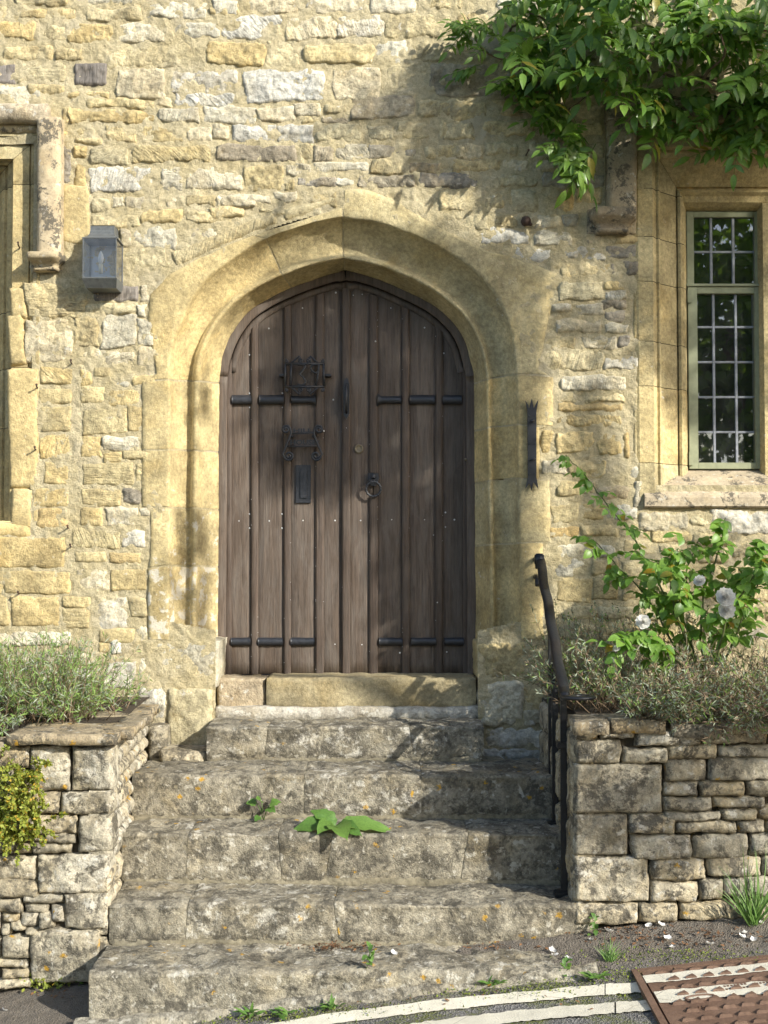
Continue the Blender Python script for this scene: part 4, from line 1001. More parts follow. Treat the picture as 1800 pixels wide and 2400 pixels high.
# ---- iron cover in the road
c0, c1, c2 = G(1495, 2283), G(1800, 2250), G(1560, 2402)
ex = (c1 - c0).normalized(); ey = (c2 - c0); ey = (ey - ex * ey.dot(ex)).normalized(); ez = ex.cross(ey)
if ez.z < 0: ez = -ez
sh = (c2 - c0).dot(ex) / (c2 - c0).length
eyr = (c2 - c0).normalized()
mc = empty('inspection_cover', c0, 'rusty brown iron inspection cover with raised triangles and cream stripes', 'manhole cover')
LW, LH = 1.15, 0.72
def cov(u, v, h=0.0): return c0 + ex * u + eyr * v + ez * (h + 0.010)
mb = MB(); mb.add([cov(u, v, h) for h in (-0.06, 0.0) for u, v in ((0.012, 0.012), (LW, 0.012), (LW, LH), (0.012, LH))], [[4, 5, 6, 7], [0, 1, 5, 4], [1, 2, 6, 5], [2, 3, 7, 6], [3, 0, 4, 7]])
mb.build('cover_plate', M['cover'], mc)
mb = MB()
for (u0, v0, u1, v1) in ((-0.02, -0.016, LW, 0.004), (-0.02, 0.004, 0.004, LH)):
    mb.add([cov(u, v, h) for h in (-0.06, 0.003) for u, v in ((u0, v0), (u1, v0), (u1, v1), (u0, v1))], [[4, 5, 6, 7], [0, 1, 5, 4], [1, 2, 6, 5], [2, 3, 7, 6], [3, 0, 4, 7]])
mb.build('cover_frame', M['cover'], mc)
tri = None
for r in range(11):
    for k in range(17):
        u, v = 0.075 + k * 0.062 + (0.031 if r % 2 else 0), 0.035 + r * 0.062
        if u > LW - 0.04 or v > LH - 0.04: continue
        c = cov(u, v)
        if tri is None:
            a = 0.023; V = [(ex * p + eyr * q + ez * h) for h, s in ((0, 1), (0.010, 0.78)) for p, q in ((-a * s, a * 0.5 * s), (a * s, a * 0.6 * s), (a * 0.55 * s, -a * 0.7 * s))]
            tri = mobj('raised_triangle', V, [[3, 4, 5], [0, 1, 4, 3], [1, 2, 5, 4], [2, 0, 3, 5]], M['cover'], mc, False, center=False)
            tri.location = c - wloc(mc)
        else:
            t = tri.copy(); COL.objects.link(t); t.location = c - wloc(mc)
            t.rotation_euler = ez.to_track_quat('Z', 'Y').to_euler() if False else (0, 0, 0)
mb = MB(); rg = random.Random(9)
for (u0, v0, nn) in ((0.50, 0.05, 14), (0.52, 0.075, 12), (0.26, 0.20, 7), (0.26, 0.225, 7), (0.36, 0.205, 6), (0.62, 0.40, 13), (0.66, 0.43, 10), (0.10, 0.33, 5)):
    for k in range(nn):
        c = cov(u0 + k * 0.012, v0, 0.0); s = 0.004
        mb.add([c + ex * p * s + eyr * q * s * 1.4 + ez * h for h in (0, 0.004) for p, q in ((-1, -1), (1, -1), (1, 1), (-1, 1))], [[4, 5, 6, 7], [0, 1, 5, 4], [1, 2, 6, 5], [2, 3, 7, 6], [3, 0, 4, 7]])
mb.build('cast_lettering', M['cover'], mc)['kind'] = 'stuff'
mb = MB(); mb.tube([cov(0.155 + 0.05 * math.cos(a), 0.265 + 0.018 * math.sin(a), 0.003) for a in np.linspace(0, 2 * math.pi, 20)], 0.005, 6)
mb.tube([cov(0.62 + 0.11 * k / 6, 0.225 - 0.002 * k, 0.004) for k in range(7)], 0.007, 6); mb.build('lifting_eye', M['cover'], mc)
def cover_stripe(v0, v1, w, u0, seed):
    V = []; n = 90
    for k in range(n + 1):
        u = u0 + (LW - u0) * k / n; v = v0 + (v1 - v0) * k / n
        for j, s in enumerate((-1, -0.4, 0.4, 1)):
            q = s * w * (1 + 0.16 * float(vnoise(np.array([[k * 0.6, s * 7.0, seed]]), 91)[0])); V.append(cov(u, v + q, 0.0032))
    mobj('paint_stripe', V, gridfaces(4, n + 1, 0, True), M['paint'], mc, False)
def cover_uv(px, py):
    p = G(px, py) - c0; b = p.dot(ez); A = np.array([[1, ex.dot(eyr)], [ex.dot(eyr), 1]]); r = np.linalg.solve(A, np.array([p.dot(ex), p.dot(eyr)])); return r
ua, ub = cover_uv(1512, 2310), cover_uv(1800, 2281); cover_stripe(ua[1], ub[1] + (ub[1] - ua[1]) * (LW - ub[0]) / max(0.1, ub[0] - ua[0]), 0.034, ua[0], 1)
ua, ub = cover_uv(1540, 2352), cover_uv(1800, 2328); cover_stripe(ua[1], ub[1] + (ub[1] - ua[1]) * (LW - ub[0]) / max(0.1, ub[0] - ua[0]), 0.046, ua[0], 5)

# ================================================================== steps
ST = [(-0.05, -0.275, 0.957), (-0.275, -0.60, 0.79), (-0.60, -0.86, 0.595), (-0.86, -1.15, 0.384), (-1.15, -1.442, 0.226)]   # back y, front y, top z
steps = empty('stone_steps', (-0.15, -1.44, 0.08), 'flight of five worn grey stone steps with lichen up to the door', 'steps')
def step_block(x0, x1, yb, yf, zt, zb, color, nose=0.035, wav=0.010, slope=0.0, sd=0, l0=0.0, l1=0.0, name='step_block', mat=None):
    prof = []
    for q in np.linspace(0, 1, 11): prof.append((yf + 0.004 * math.sin(q * 3) + 0.016 * max(0, 1 - (zb + (zt - nose - zb) * q - zb - 0.03) / 0.045) ** 1.5, zb + (zt - nose - zb) * q, 0, -1))
    for a in np.linspace(0.15, math.pi / 2, 6): prof.append((yf + nose - nose * math.cos(a), zt - nose + nose * math.sin(a), a, 0))
    for q in np.linspace(0.06, 1, 10): prof.append((yf + nose + (yb - yf - nose) * q, zt + 0.004 * q, 0, 1))
    n = max(6, int((x1 - x0) / 0.016)); m = len(prof); V, N, E = [], [], []
    for k in range(n + 1):
        for y, z, a, f in prof:
            w_ = min(0.0, (z - zt) / 0.2) - max(0.0, (y - yf) * 0.6); xa, xb = x0 + l0 * w_, x1 + l1 * w_; x = xa + (xb - xa) * k / n
            V.append((x, y, z + slope * (x - x0))); N.append((0, -1, 0) if f < 0 else ((0, 0, 1) if f > 0 else (0, -math.cos(a), math.sin(a))))
            E.append(min(k, n - k) * (x1 - x0) / n)
    V, N, E = np.array(V), np.array(N), np.array(E)
    d = fbm(V, 5.5, 4, sd) * wav * 1.3 + fbm(V, 20, 5, sd + 4, 0.6) * 0.009 - np.clip(1 - E / 0.006, 0, 1) * 0.003 + fbm(V, 42, 3, sd + 31, 0.6) * 0.008
    d = d + np.where(N[:, 1] < -0.5, fbm(V * np.array([2.5, 2.5, 34]), 1.0, 3, sd + 60) * 0.007, 0)
    chip = np.minimum(0, fbm(V, 10, 3, sd + 8) + 0.30) * 0.055
    d = d + np.where(np.abs(V[:, 2] - zt) < 0.07, chip, chip * 0.3)
    V = V + N * d[:, None]
    Fc = gridfaces(m, n + 1, 0, True)
    b0 = len(V); V = np.vstack([V, V[:m], V[n * m:(n + 1) * m], np.array([(x0, yb, zb), (x1, yb, zb)])])
    Fc.append([b0 + i for i in range(m)] + [b0 + 2 * m]); Fc.append([b0 + m + i for i in range(m)][::-1] + [b0 + 2 * m + 1])
    v0, v1, v2 = V[Fc[0][0]], V[Fc[0][1]], V[Fc[0][2]]
    if np.cross(v1 - v0, v2 - v1)[1] > 0: Fc = [q[::-1] for q in Fc]
    return mobj(name, V, Fc, mat or M['step'], steps, True, color)
def xat(px, y): return W(px, 1900, y).x
SX = [[482, 627, 960, 1135], [308, 713, 988, 1298], [284, 441, 652, 780, 1098, 1332], [256, 441, 783, 1362], [211, 1420]]
for i, (yb, yf, zt) in enumerate(ST):
    zb = (ST[i + 1][2] if i < 4 else -0.06) - 0.03
    xs = [xat(p, yf) for p in SX[i]]
    ln = [0.0] + [RS.uniform(-.035, .035) for _ in xs[1:-1]] + [0.0]
    for a, b, la, lb in zip(xs[:-1], xs[1:], ln[:-1], ln[1:]):
        c = [0.335, 0.335, 0.345, 0.365, 0.38][i] * RS.uniform(0.95, 1.05)
        step_block(a + 0.0014, b - 0.0014, yb + 0.02, yf + RS.uniform(-0.002, 0.002), zt + RS.uniform(-0.002, 0.002), zb, (c, c * 0.905, c * 0.69, RS.uniform(0.4, 0.75)), 0.015 + 0.012 * (i == 4), 0.013 + 0.004 * (i >= 2), 0.0, 900 + 40 * i, la, lb)
# bed of the flight, and what packs the joints
for i, (yb, yf, zt) in enumerate(ST):
    xs = [xat(p, yf) for p in SX[i]]; zb = (ST[i + 1][2] if i < 4 else -0.06) - 0.06
    step_block(xs[0] + .012, xs[-1] - .012, yb + 0.15, yf + 0.0065, zt - 0.0065, zb, (1, 1, 1, 0), 0.015 + 0.012 * (i == 4), 0.013 + 0.004 * (i >= 2), 0.0, 900 + 40 * i, name='joint_fill', mat=M['dirt'])
stone3(steps, 'side_stone', pxquad((343, 1700, 392, 1790), -0.12), FRONT, jit(PAL['d']), M['step'], 0.012, 0.012, 8, 0.2, 0.02, 0.02, 0.2)
stone3(steps, 'side_stone', pxquad((372, 1760, 486, 1796), -0.24), FRONT, jit(PAL['d']), M['step'], 0.012, 0.012, 8, 0.2, 0.02, 0.02, 0.2)
# paving slab strip at the foot
V, Fc = [], []; n = 120
for k in range(n + 1):
    u = k / n; px = 175 + (1400 - 175) * u
    back_y = -1.425
    front = G(px, 2425 - 150 * max(0, (u - 0.12) / 0.88) ** 0.85 - 0)
    fy = min(front.y, -1.47); x = W(px, 2330, -1.44).x
    for j in range(8):
        q = j / 7; y = back_y + (fy - back_y) * q; z = gz(x, y) + 0.030 * (1 - q ** 6) - 0.004 * (q == 1)
        V.append((x, y, z))
V = np.array(V); V[:, 2] += fbm(V, 9, 4, 51) * 0.012 + fbm(V, 40, 3, 53) * 0.004; V[:, 1] += fbm(V, 7, 3, 52) * 0.02
mobj('kerb_paving', V, gridfaces(8, n + 1, 0, True), M['step'], steps, True, (0.40, 0.365, 0.285, 0.5))

# ================================================================== retaining walls
YW = -1.15
lwall = empty('retaining_wall', (W(130, 2310, YW).x, YW, 0.03), 'dry stone garden wall with lichened flat coping left of the steps', 'wall')
rwall = empty('retaining_wall', (W(1560, 2170, YW).x, YW, 0.25), 'dry stone garden wall under lavender right of the steps', 'wall')
LWS = [(-60,420,185,560),(-60,575,190,700),(190,420,447,702),(463,414,727,703),(-60,715,190,855),(200,715,380,855),(388,714,717,857),(-60,865,120,985),(130,865,225,985),(228,864,497,986),(503,864,717,1103),(285,980,482,1042),(100,985,280,1042),(-60,995,90,1115),(205,1048,460,1116),(95,1050,200,1116),
  (-60,1128,232,1282),(238,1118,705,1370),(-60,1284,246,1400),(-60,1404,136,1496),(144,1376,407,1440),(150,1442,300,1498),(409,1363,698,1602),(0,1500,110,1565),(60,1545,170,1610),(120,1500,240,1590),(160,1590,250,1645),(245,1500,335,1600),(0,1575,60,1640),(-60,1500,-5,1640),(320,1450,405,1560),
  (4,1644,192,1792),(-60,1650,-2,1790),(188,1602,642,1955),(-60,1790,182,1860),(0,1862,182,1925),(-60,1930,192,1995)]
for x0, y0, x1, y1 in LWS:
    q = (x0 / 2.765 - .5, y0 / 2.765 + 1600 - .5, x1 / 2.765 + .5, y1 / 2.765 + 1600 + .5)
    c = jit(PAL['dw'] if RS.random() < 0.55 else PAL['d'], 0.14)
    stone3(lwall, 'wall_stone', pxquad(q, YW), FRONT, c, M['drystone'], 0.014, 0.013, 12, RS.uniform(0.02, 0.10), 0.006, 0.018, 0.12, warp=0.013, facet=0.014)
RWS = [(340,120,560,228),(575,150,800,225),(360,232,712,388),(722,290,1012,388),(810,170,1240,275),(1004,262,1332,356),(1250,160,1659,262),(1340,272,1720,350),(398,392,977,712),(994,357,1272,506),(1280,347,1720,502),
  (984,506,1212,602),(1219,502,1511,602),(1518,492,1720,597),(986,606,1302,692),(1304,600,1648,672),(990,696,1362,762),(1362,676,1592,762),(1594,668,1720,752),(428,717,750,986),(756,715,1062,850),(1066,764,1460,842),(1462,748,1645,842),(1648,760,1720,840),
  (770,852,1172,1012),(1176,844,1541,1012),(1545,842,1720,982),(428,991,892,1288),(900,1002,1262,1152),(1267,988,1627,1122),(1628,986,1720,1110),(894,1157,1212,1288),(1216,1132,1372,1274),(1374,1122,1720,1258),(452,1294,822,1435),(824,1290,1082,1424),(1086,1280,1500,1404),(1504,1270,1720,1400)]
for x0, y0, x1, y1 in RWS:
    if 330 < x0 < 455: x0 = 404
    q = (x0 / 2.765 + 1200 - .8, y0 / 2.765 + 1650 - .8, x1 / 2.765 + 1200 + .8, y1 / 2.765 + 1650 + .8)
    big = (x1 - x0) * (y1 - y0) > 80000
    c = jit(PAL['d'] if RS.random() < 0.6 else PAL['dw'], 0.16)
    stone3(rwall, 'wall_stone', pxquad(q, YW), FRONT, c, M['drystone'], 0.012 if big else 0.020, 0.012, 12, 0.03 if big else RS.uniform(0.04, 0.2), 0.006, 0.02, 0.12, warp=0.009 if big else 0.015, facet=0.006 if big else 0.016)
# the walls run on past the picture: coursed stones, joined
for wl, xa, xb in ((lwall, -3.9, W(-24, 2000, YW).x), (rwall, W(1824, 2000, YW).x, 4.3)):
    av, af = [], []; z = -.05 if xa < 0 else .2
    while z < 1.0:
        h = RS.uniform(.07, .13); x = xa
        while x < xb - .02:
            w_ = min(RS.uniform(.14, .34), xb - x)
            P_, F_ = stone3(None, 's', [(x, YW, z + h), (x + w_ - .006, YW, z + h), (x + w_ - .006, YW, z + .006), (x, YW, z + .006)], FRONT, None, None, .018, .012, 12, .12, .008, .018, .12, .025, facet=.01, make=False)
            o_ = sum(len(v) for v in av); av.append(P_); af.extend([[i + o_ for i in f] for f in F_]); x += w_
        z += h
    mobj('wall_stones', np.vstack(av), af, M['drystone'], wl, True, PAL['d'])['kind'] = 'stuff'
# the sides that face the steps
xl, xr = W(258, 2000, YW).x, W(1346, 2000, YW).x
zl = 0.10
courses = [0.10, 0.26, 0.42, 0.53, 0.62, 0.70, 0.77, 0.83, 0.89, 0.95, 1.0]
for z0, z1 in zip(courses[:-1], courses[1:]):
    y = YW + 0.012; k = 0
    while y < -0.12:
        l = min(RS.uniform(0.16, 0.34), -0.10 - y); y2 = y + l
        C = [(xl - 0.05 * (y2 - YW), y2, z1 - .004), (xl - 0.05 * (y - YW), y, z1 - .004), (xl - 0.05 * (y - YW), y, z0 + .004), (xl - 0.05 * (y2 - YW), y2, z0 + .004)]
        stone3(lwall, 'side_stone', C, (1, 0, 0), jit(PAL['dw'], 0.12), M['drystone'], 0.006, 0.012, 12, 0.08, 0.010, 0.012, 0.08, 0.010, warp=0.010, facet=0.006)
        y = y2 + 0.006
for z0, z1 in ((0.25, 0.45), (0.45, 0.70), (0.70, 0.92), (0.92, 1.06)):
    for y, y2 in ((YW + 0.012, -0.75), (-0.745, -0.4), (-0.395, -0.1)):
        C = [(xr, y, z1 - .004), (xr, y2, z1 - .004), (xr, y2, z0 + .004), (xr, y, z0 + .004)]
        stone3(rwall, 'side_stone', C, (-1, 0, 0), jit(PAL['d'], 0.12), M['drystone'], 0.010, 0.008, 9, 0.06, 0.014, 0.015, 0.08, 0.014)
# hearts of the walls
MB().box((-4.0, YW + 0.045, -0.5), (xl - 0.11, -0.02, 0.985)).build('wall_core', M['core'], lwall)
MB().box((xr + 0.02, YW + 0.045, -0.5), (4.5, -0.02, 1.06)).build('wall_core', M['core'], rwall)
# coping of the left wall: thin flags
def flag(parent, x0, x1, y0, y1, z, th, col, name='coping_stone'):
    SEED[0] += 1; sd = SEED[0]; bm = bmesh.new(); n1, n2 = max(4, int((x1 - x0) / 0.02)), max(4, int((y1 - y0) / 0.02))
    V, Fc = [], []
    for lay in (0, 1):
        for j in range(n2 + 1):
            for i in range(n1 + 1): V.append((x0 + (x1 - x0) * i / n1, y0 + (y1 - y0) * j / n2, z if lay else z - th))
    V = np.array(V); m = (n1 + 1) * (n2 + 1)
    bd = fbm(V * np.array([1, 1, 0]), 7, 4, sd)
    cx, cy = (x0 + x1) / 2, (y0 + y1) / 2
    V[:, 0] += np.sign(V[:, 0] - cx) * (np.abs(V[:, 0] - cx) / ((x1 - x0) / 2)) ** 4 * bd * 0.025
    V[:, 1] += np.sign(V[:, 1] - cy) * (np.abs(V[:, 1] - cy) / ((y1 - y0) / 2)) ** 4 * bd * 0.035
    V[:, 2] += fbm(V * np.array([1, 1, 0]), 9, 4, sd + 2) * 0.010
    bm.free()
    F1 = gridfaces(n1 + 1, n2 + 1, m, False) + gridfaces(n1 + 1, n2 + 1, 0, True)
    per = [i for i in range(n1 + 1)] + [j * (n1 + 1) + n1 for j in range(1, n2 + 1)] + [n2 * (n1 + 1) + i for i in range(n1 - 1, -1, -1)] + [j * (n1 + 1) for j in range(n2 - 1, 0, -1)]
    for a in range(len(per)):
        b = (a + 1) % len(per); F1.append([per[a], per[b], per[b] + m, per[a] + m])
    return mobj(name, V, F1, M['drystone'], parent, True, col)
zc = 1.052
flag(lwall, W(22, 1700, YW).x, W(276, 1700, YW).x, YW - 0.05, YW + 0.30, zc, 0.042, (0.44, 0.36, 0.235, 0.4))
flag(lwall, W(262, 1700, -0.9).x, W(336, 1700, -0.85).x, YW + 0.05, -0.55, zc - 0.003, 0.035, (0.42, 0.35, 0.235, 0.4))
flag(lwall, xl - 0.30, xl + 0.01, -0.56, -0.12, zc - 0.01, 0.04, (0.42, 0.35, 0.235, 0.4))
flag(lwall, -2.1, W(16, 1700, YW).x, YW - 0.03, YW + 0.3, zc - 0.03, 0.05, (0.40, 0.34, 0.235, 0.5))
for a, b, z in ((1348, 1420, 1.10), (1424, 1560, 1.10), (1566, 1680, 1.09), (1686, 1810, 1.10)):
    flag(rwall, W(a, 1700, YW).x, W(b, 1700, YW).x, YW - 0.03, YW + 0.22, z, 0.05, jit((0.40, 0.34, 0.24, 0.5), 0.1))
# soil of the beds
for wl, x0, x1, z in ((lwall, -3.9, xl - 0.06, 1.03), (rwall, xr + 0.06, 4.4, 1.085)):
    gx2, gy2 = np.meshgrid(np.linspace(x0, x1, 60), np.linspace(YW + 0.08, -0.015, 24)); V = np.stack([gx2.ravel(), gy2.ravel(), np.full(gx2.size, z)], 1)
    V[:, 2] += fbm(V, 6, 4, 12) * 0.02 + np.maximum(0, (V[:, 1] + 0.9) * 0.04)
    mobj('bed_soil', V, gridfaces(60, 24, 0, False), M['soil'], wl, True)

# ================================================================== wall lantern
c = W(238, 600, -0.09)
lan = empty('wall_lantern', (c.x, 0, W(238, 675, 0).z), 'grey bronze wall lantern with glass sides and candle bulb', 'lantern')
def LP(px, py, Y): return W(px, py, Y)
yf, yk = -0.155, -0.006
xL0, xR0 = W(193, 600, yf).x, W(273, 600, yf).x
zT, zB = W(238, 556, yf).z, W(238, 652, yf).z
mb = MB()           # ogee hood
zt2 = W(238, 521, yf).z
prof = [(0.72, 0.0), (0.70, 0.02), (0.70, 0.30), (0.73, 0.55), (0.82, 0.78), (0.98, 0.95), (1.04, 1.0), (1.04, 1.06)]
V, Fc = [], []; cx, hw = (xL0 + xR0) / 2, (xR0 - xL0) / 2
for s, q in prof:
    z = zt2 + (zT - zt2) * q; yy = yk + (yf - yk) * (0.62 + 0.38 * (s - 0.70) / 0.34)
    V += [(cx - hw * s, yk, z), (cx - hw * s, yy, z), (cx + hw * s, yy, z), (cx + hw * s, yk, z)]
for k in range(len(prof) - 1):
    for i in range(3): Fc.append([k * 4 + i, k * 4 + i + 1, k * 4 + 5 + i, k * 4 + 4 + i][::-1])
Fc.append([0, 1, 2, 3]); k = len(prof) - 1; Fc.append([k * 4 + i for i in range(4)][::-1])
mb.add(V, Fc); mb.build('lantern_hood', M['bronze'], lan)
mb = MB(); th = 0.006
for x in (xL0, xR0 - th):
    mb.box((x, yf, zB), (x + th, yf + th, zT), 0.001); mb.box((x, yk - th, zB), (x + th, yk, zT), 0.001)
    for z in (zB, zT - th): mb.box((x + 0.0005, yf + th, z), (x + th - 0.0005, yk - th, z + th))
for z in (zB, zT - th): mb.box((xL0 + th, yf + 0.0005, z), (xR0 - th, yf + th - 0.0005, z + th))
mb.build('lantern_frame', M['bronze'], lan)
zq = W(238, 672, yf).z
V = [(xL0 - .003, yf - .003, zB - .0004), (xR0 + .003, yf - .003, zB - .0004), (xR0 + .003, yk, zB - .0004), (xL0 - .003, yk, zB - .0004), (xL0 + .014, yf + .03, zq), (xR0 - .006, yf + .03, zq), (xR0 - .006, yk, zq), (xL0 + .014, yk, zq)]
mobj('lantern_tray', V, [[3, 2, 1, 0], [4, 5, 6, 7], [0, 1, 5, 4], [1, 2, 6, 5], [3, 0, 4, 7]][::1], M['bronze'], lan, False)
mobj('back_plate', [(xL0, yk + .002, zB), (xR0, yk + .002, zB), (xR0, yk + .002, zT), (xL0, yk + .002, zT)], [[0, 1, 2, 3]], plain('lantern back', (0.42, 0.46, 0.52), 0.35, 0.1, 20), lan, False)
for V in ([(xL0 + th, yf + .003, zB + th), (xR0 - th, yf + .003, zB + th), (xR0 - th, yf + .003, zT - th), (xL0 + th, yf + .003, zT - th)],
          [(xR0 - .003, yf + th, zB + th), (xR0 - .003, yk - th, zB + th), (xR0 - .003, yk - th, zT - th), (xR0 - .003, yf + th, zT - th)],
          [(xL0 + .003, yf + th, zB + th), (xL0 + .003, yk - th, zB + th), (xL0 + .003, yk - th, zT - th), (xL0 + .003, yf + th, zT - th)]):
    mobj('glass_side', V, [[0, 1, 2, 3]], M['lantern_glass'], lan, False)
bx, bz = W(236, 640, -.08).x, W(236, 641, -.08).z
MB().lathe([(0.010, 0), (0.010, 0.045), (0.008, 0.046)], (bx, -0.08, bz), 'z', 14).build('candle_sleeve', M['cream'], lan, True)
MB().lathe([(0.007, 0.046), (0.013, 0.062), (0.0145, 0.075), (0.011, 0.092), (0.005, 0.106), (0.001, 0.111)], (bx, -0.08, bz), 'z', 14).build('candle_bulb', plain('frosted bulb', (0.85, 0.86, 0.86), 0.15, 0.03), lan, True)

# ================================================================== wall irons
Yk = -0.03
ib = empty('iron_wall_strap', W(1247, 1145, -0.02), 'flat black iron strap with fleur ends on the wall right of the door', 'wall iron')
def I(px, py): p = W(px, py, Yk); return (p.x, p.z)
pl = [I(1236, 962), I(1231, 938), I(1238, 950), I(1240, 958), I(1246, 934), I(1251, 957), I(1254, 950), I(1262, 936), I(1257, 964), I(1257, 1118), I(1262, 1146), I(1253, 1134), I(1250, 1130), I(1246, 1150), I(1241, 1132), I(1231, 1146), I(1237, 1120)]
MB().prism(pl, Yk - 0.004, Yk + 0.006).build('strap_plate', M['iron'], ib)
for py in (986, 1076):
    mb = MB(); p = W(1247, py, Yk); mb.tube([(p.x + .012, p.y, p.z + .003), (p.x, p.y - .03, p.z - .004), (p.x - .014, p.y - .022, p.z - .008)], [.006, .0055, .003], 7); mb.build('peg', M['iron'], ib, True)
for px, py in ((1241, 975), (1253, 975), (1241, 1110), (1253, 1110), (1241, 1040), (1253, 1040)):
    p = W(px, py, Yk - 0.004); MB().lathe([(.004, 0), (.0035, .003), (.001, .004)], p, 'y', 8).build('rivet', M['iron'], ib)
mb = MB()
for py in (965, 1120):
    p = W(1247, py, Yk); mb.box((p.x - .012, Yk + .006, p.z - .01), (p.x + .012, 0.02, p.z + .01))
mb.build('standoff', M['iron'], ib)
# broken pipe stub, nails and hooks
p = W(1232, 518, -0.02); mb = MB(); mb.tube([(p.x, 0.03, p.z), (p.x, -0.03, p.z), (p.x + .01, -0.05, p.z - .006)], [.022, .024, .016], 9); mb.tube([(p.x + .012, -0.02, p.z - .01), (p.x + .024, -0.045, p.z - .024)], [.014, .008], 8)
o = mb.build('pipe_stub', M['rust'], None, True); tag(o, 'rusty broken pipe stub sticking out of the wall above the arch', 'pipe stub')
NAILS = [(45, 580, 'rusty nail in the left window jamb beside the hood mould'), (88, 910, 'dark nail in the pale joint left of the lantern wall'), (84, 1055, 'lower dark nail by the quoin of the left window'), (168, 853, 'rusty nail under the diagonally tooled stone'), (160, 1238, 'nail beside the brown block in the vertical mortar joint'), (166, 1282, 'bent nail beside the left window sill stone'), (45, 1392, 'nail above the wide yellow block at the left edge'), (1232, 365, 'small ring hook on the wall under the wisteria')]
for px, py, lab in NAILS:
    p = W(px, py, 0); mb = MB(); mb.tube([(p.x, 0.01, p.z), (p.x + .004, -0.03, p.z + .004), (p.x + .008, -0.05, p.z + .010)], [.004, .0035, .003], 6); mb.lathe([(.006, 0), (.006, .003)], (p.x + .009, -.05, p.z + .011), 'y', 7)
    tag(mb.build('nail', M['rust'], None), lab, 'nail', 'nails in the wall')

# ================================================================== handrail
rail = empty('handrail', (0.735, -1.0, 0.40), 'black iron handrail with scrolled end beside the steps', 'handrail')
A, B = Vector((0.748, -0.09, 1.735)), Vector((0.722, -1.05, 1.195))
mb = MB(); pts = [A + (B - A) * (k / 24) + Vector((0.003 * math.sin(k * .9), 0, 0.004 * math.sin(k * .7))) for k in range(25)]
# oval section
V, Fc = [], []; n = 12
for k, p in enumerate(pts):
    t = (B - A).normalized(); u = Vector((1, 0, 0)); w = t.cross(u)
    for i in range(n):
        a = 2 * math.pi * i / n; V.append(p + u * 0.0225 * math.cos(a) + w * 0.014 * math.sin(a))
for k in range(24):
    for i in range(n): Fc.append([k * n + i, k * n + (i + 1) % n, (k + 1) * n + (i + 1) % n, (k + 1) * n + i])
Fc.append(list(range(n))); Fc.append([24 * n + i for i in range(n)][::-1])
mb.add(V, Fc); mb.build('rail_bar', M['iron_rail'], rail, True)
mb = MB(); sp = []
for k in range(40):
    a = math.pi * 1.0 - k / 39 * math.pi * 3.2; r = 0.062 * (1 - 0.75 * k / 39)
    sp.append((B.x + 0.062 + r * math.cos(a), B.y - 0.02 - r * math.sin(a) * 0.9, B.z - 0.012))
mb.tube([tuple(B + (A - B) * 0.02), ((B.x + sp[0][0]) / 2, B.y - .015, B.z - .008)] + sp, [0.02, 0.02] + [0.018 - 0.008 * k / 39 for k in range(40)], 8, 0.55); mb.build('rail_scroll', M['iron_rail'], rail, True)
for y, zt in ((-0.53, 0.79), (-0.68, 0.595), (-0.99, 0.384)):
    q = (y - A.y) / (B.y - A.y); top = A + (B - A) * q; x = top.x + 0.004
    MB().box((x - .0125, y - .0125, zt - 0.01), (x + .0125, y + .0125, top.z - 0.006), 0.002).build('post', M['iron_rail'], rail)
    if zt < 0.7: MB().box((x - .04, y - .035, zt - 0.012), (x + .035, y + .03, zt + 0.012), 0.004).build('foot_plate', M['iron_rail'], rail)
mb = MB(); x = A.x
for dz, l in ((0.0, 1.0), (-0.085, 1.0)):
    z0 = A.z + 0.012 + dz
    arc = [(x - 0.012, -0.10 * math.cos(a), z0 - 0.02 * (1 - math.cos(a)) - 0.0 + 0.05 * math.sin(a) - 0.05) for a in np.linspace(0, math.pi / 2, 9)]
    mb.tube([(x - 0.012, -0.105, z0 - 0.06), ] + arc[0:] + [(x - 0.012, 0.01, z0 - 0.015)], 0.012, 6)
mb.box((x - .026, -0.128, A.z - 0.035), (x + .018, -0.085, A.z + 0.022), 0.006)
mb.build('wall_bracket', M['iron_rail'], rail, True)
p = W(1345, 1747, -1.0); mb = MB(); mb.box((0.70, -1.015, p.z - .012), (0.745, -0.965, p.z + .012), .003); mb.tube([(0.74, -0.99, p.z), (0.785, -0.99, p.z)], 0.009, 7); mb.build('wall_stay', M['iron_rail'], rail)

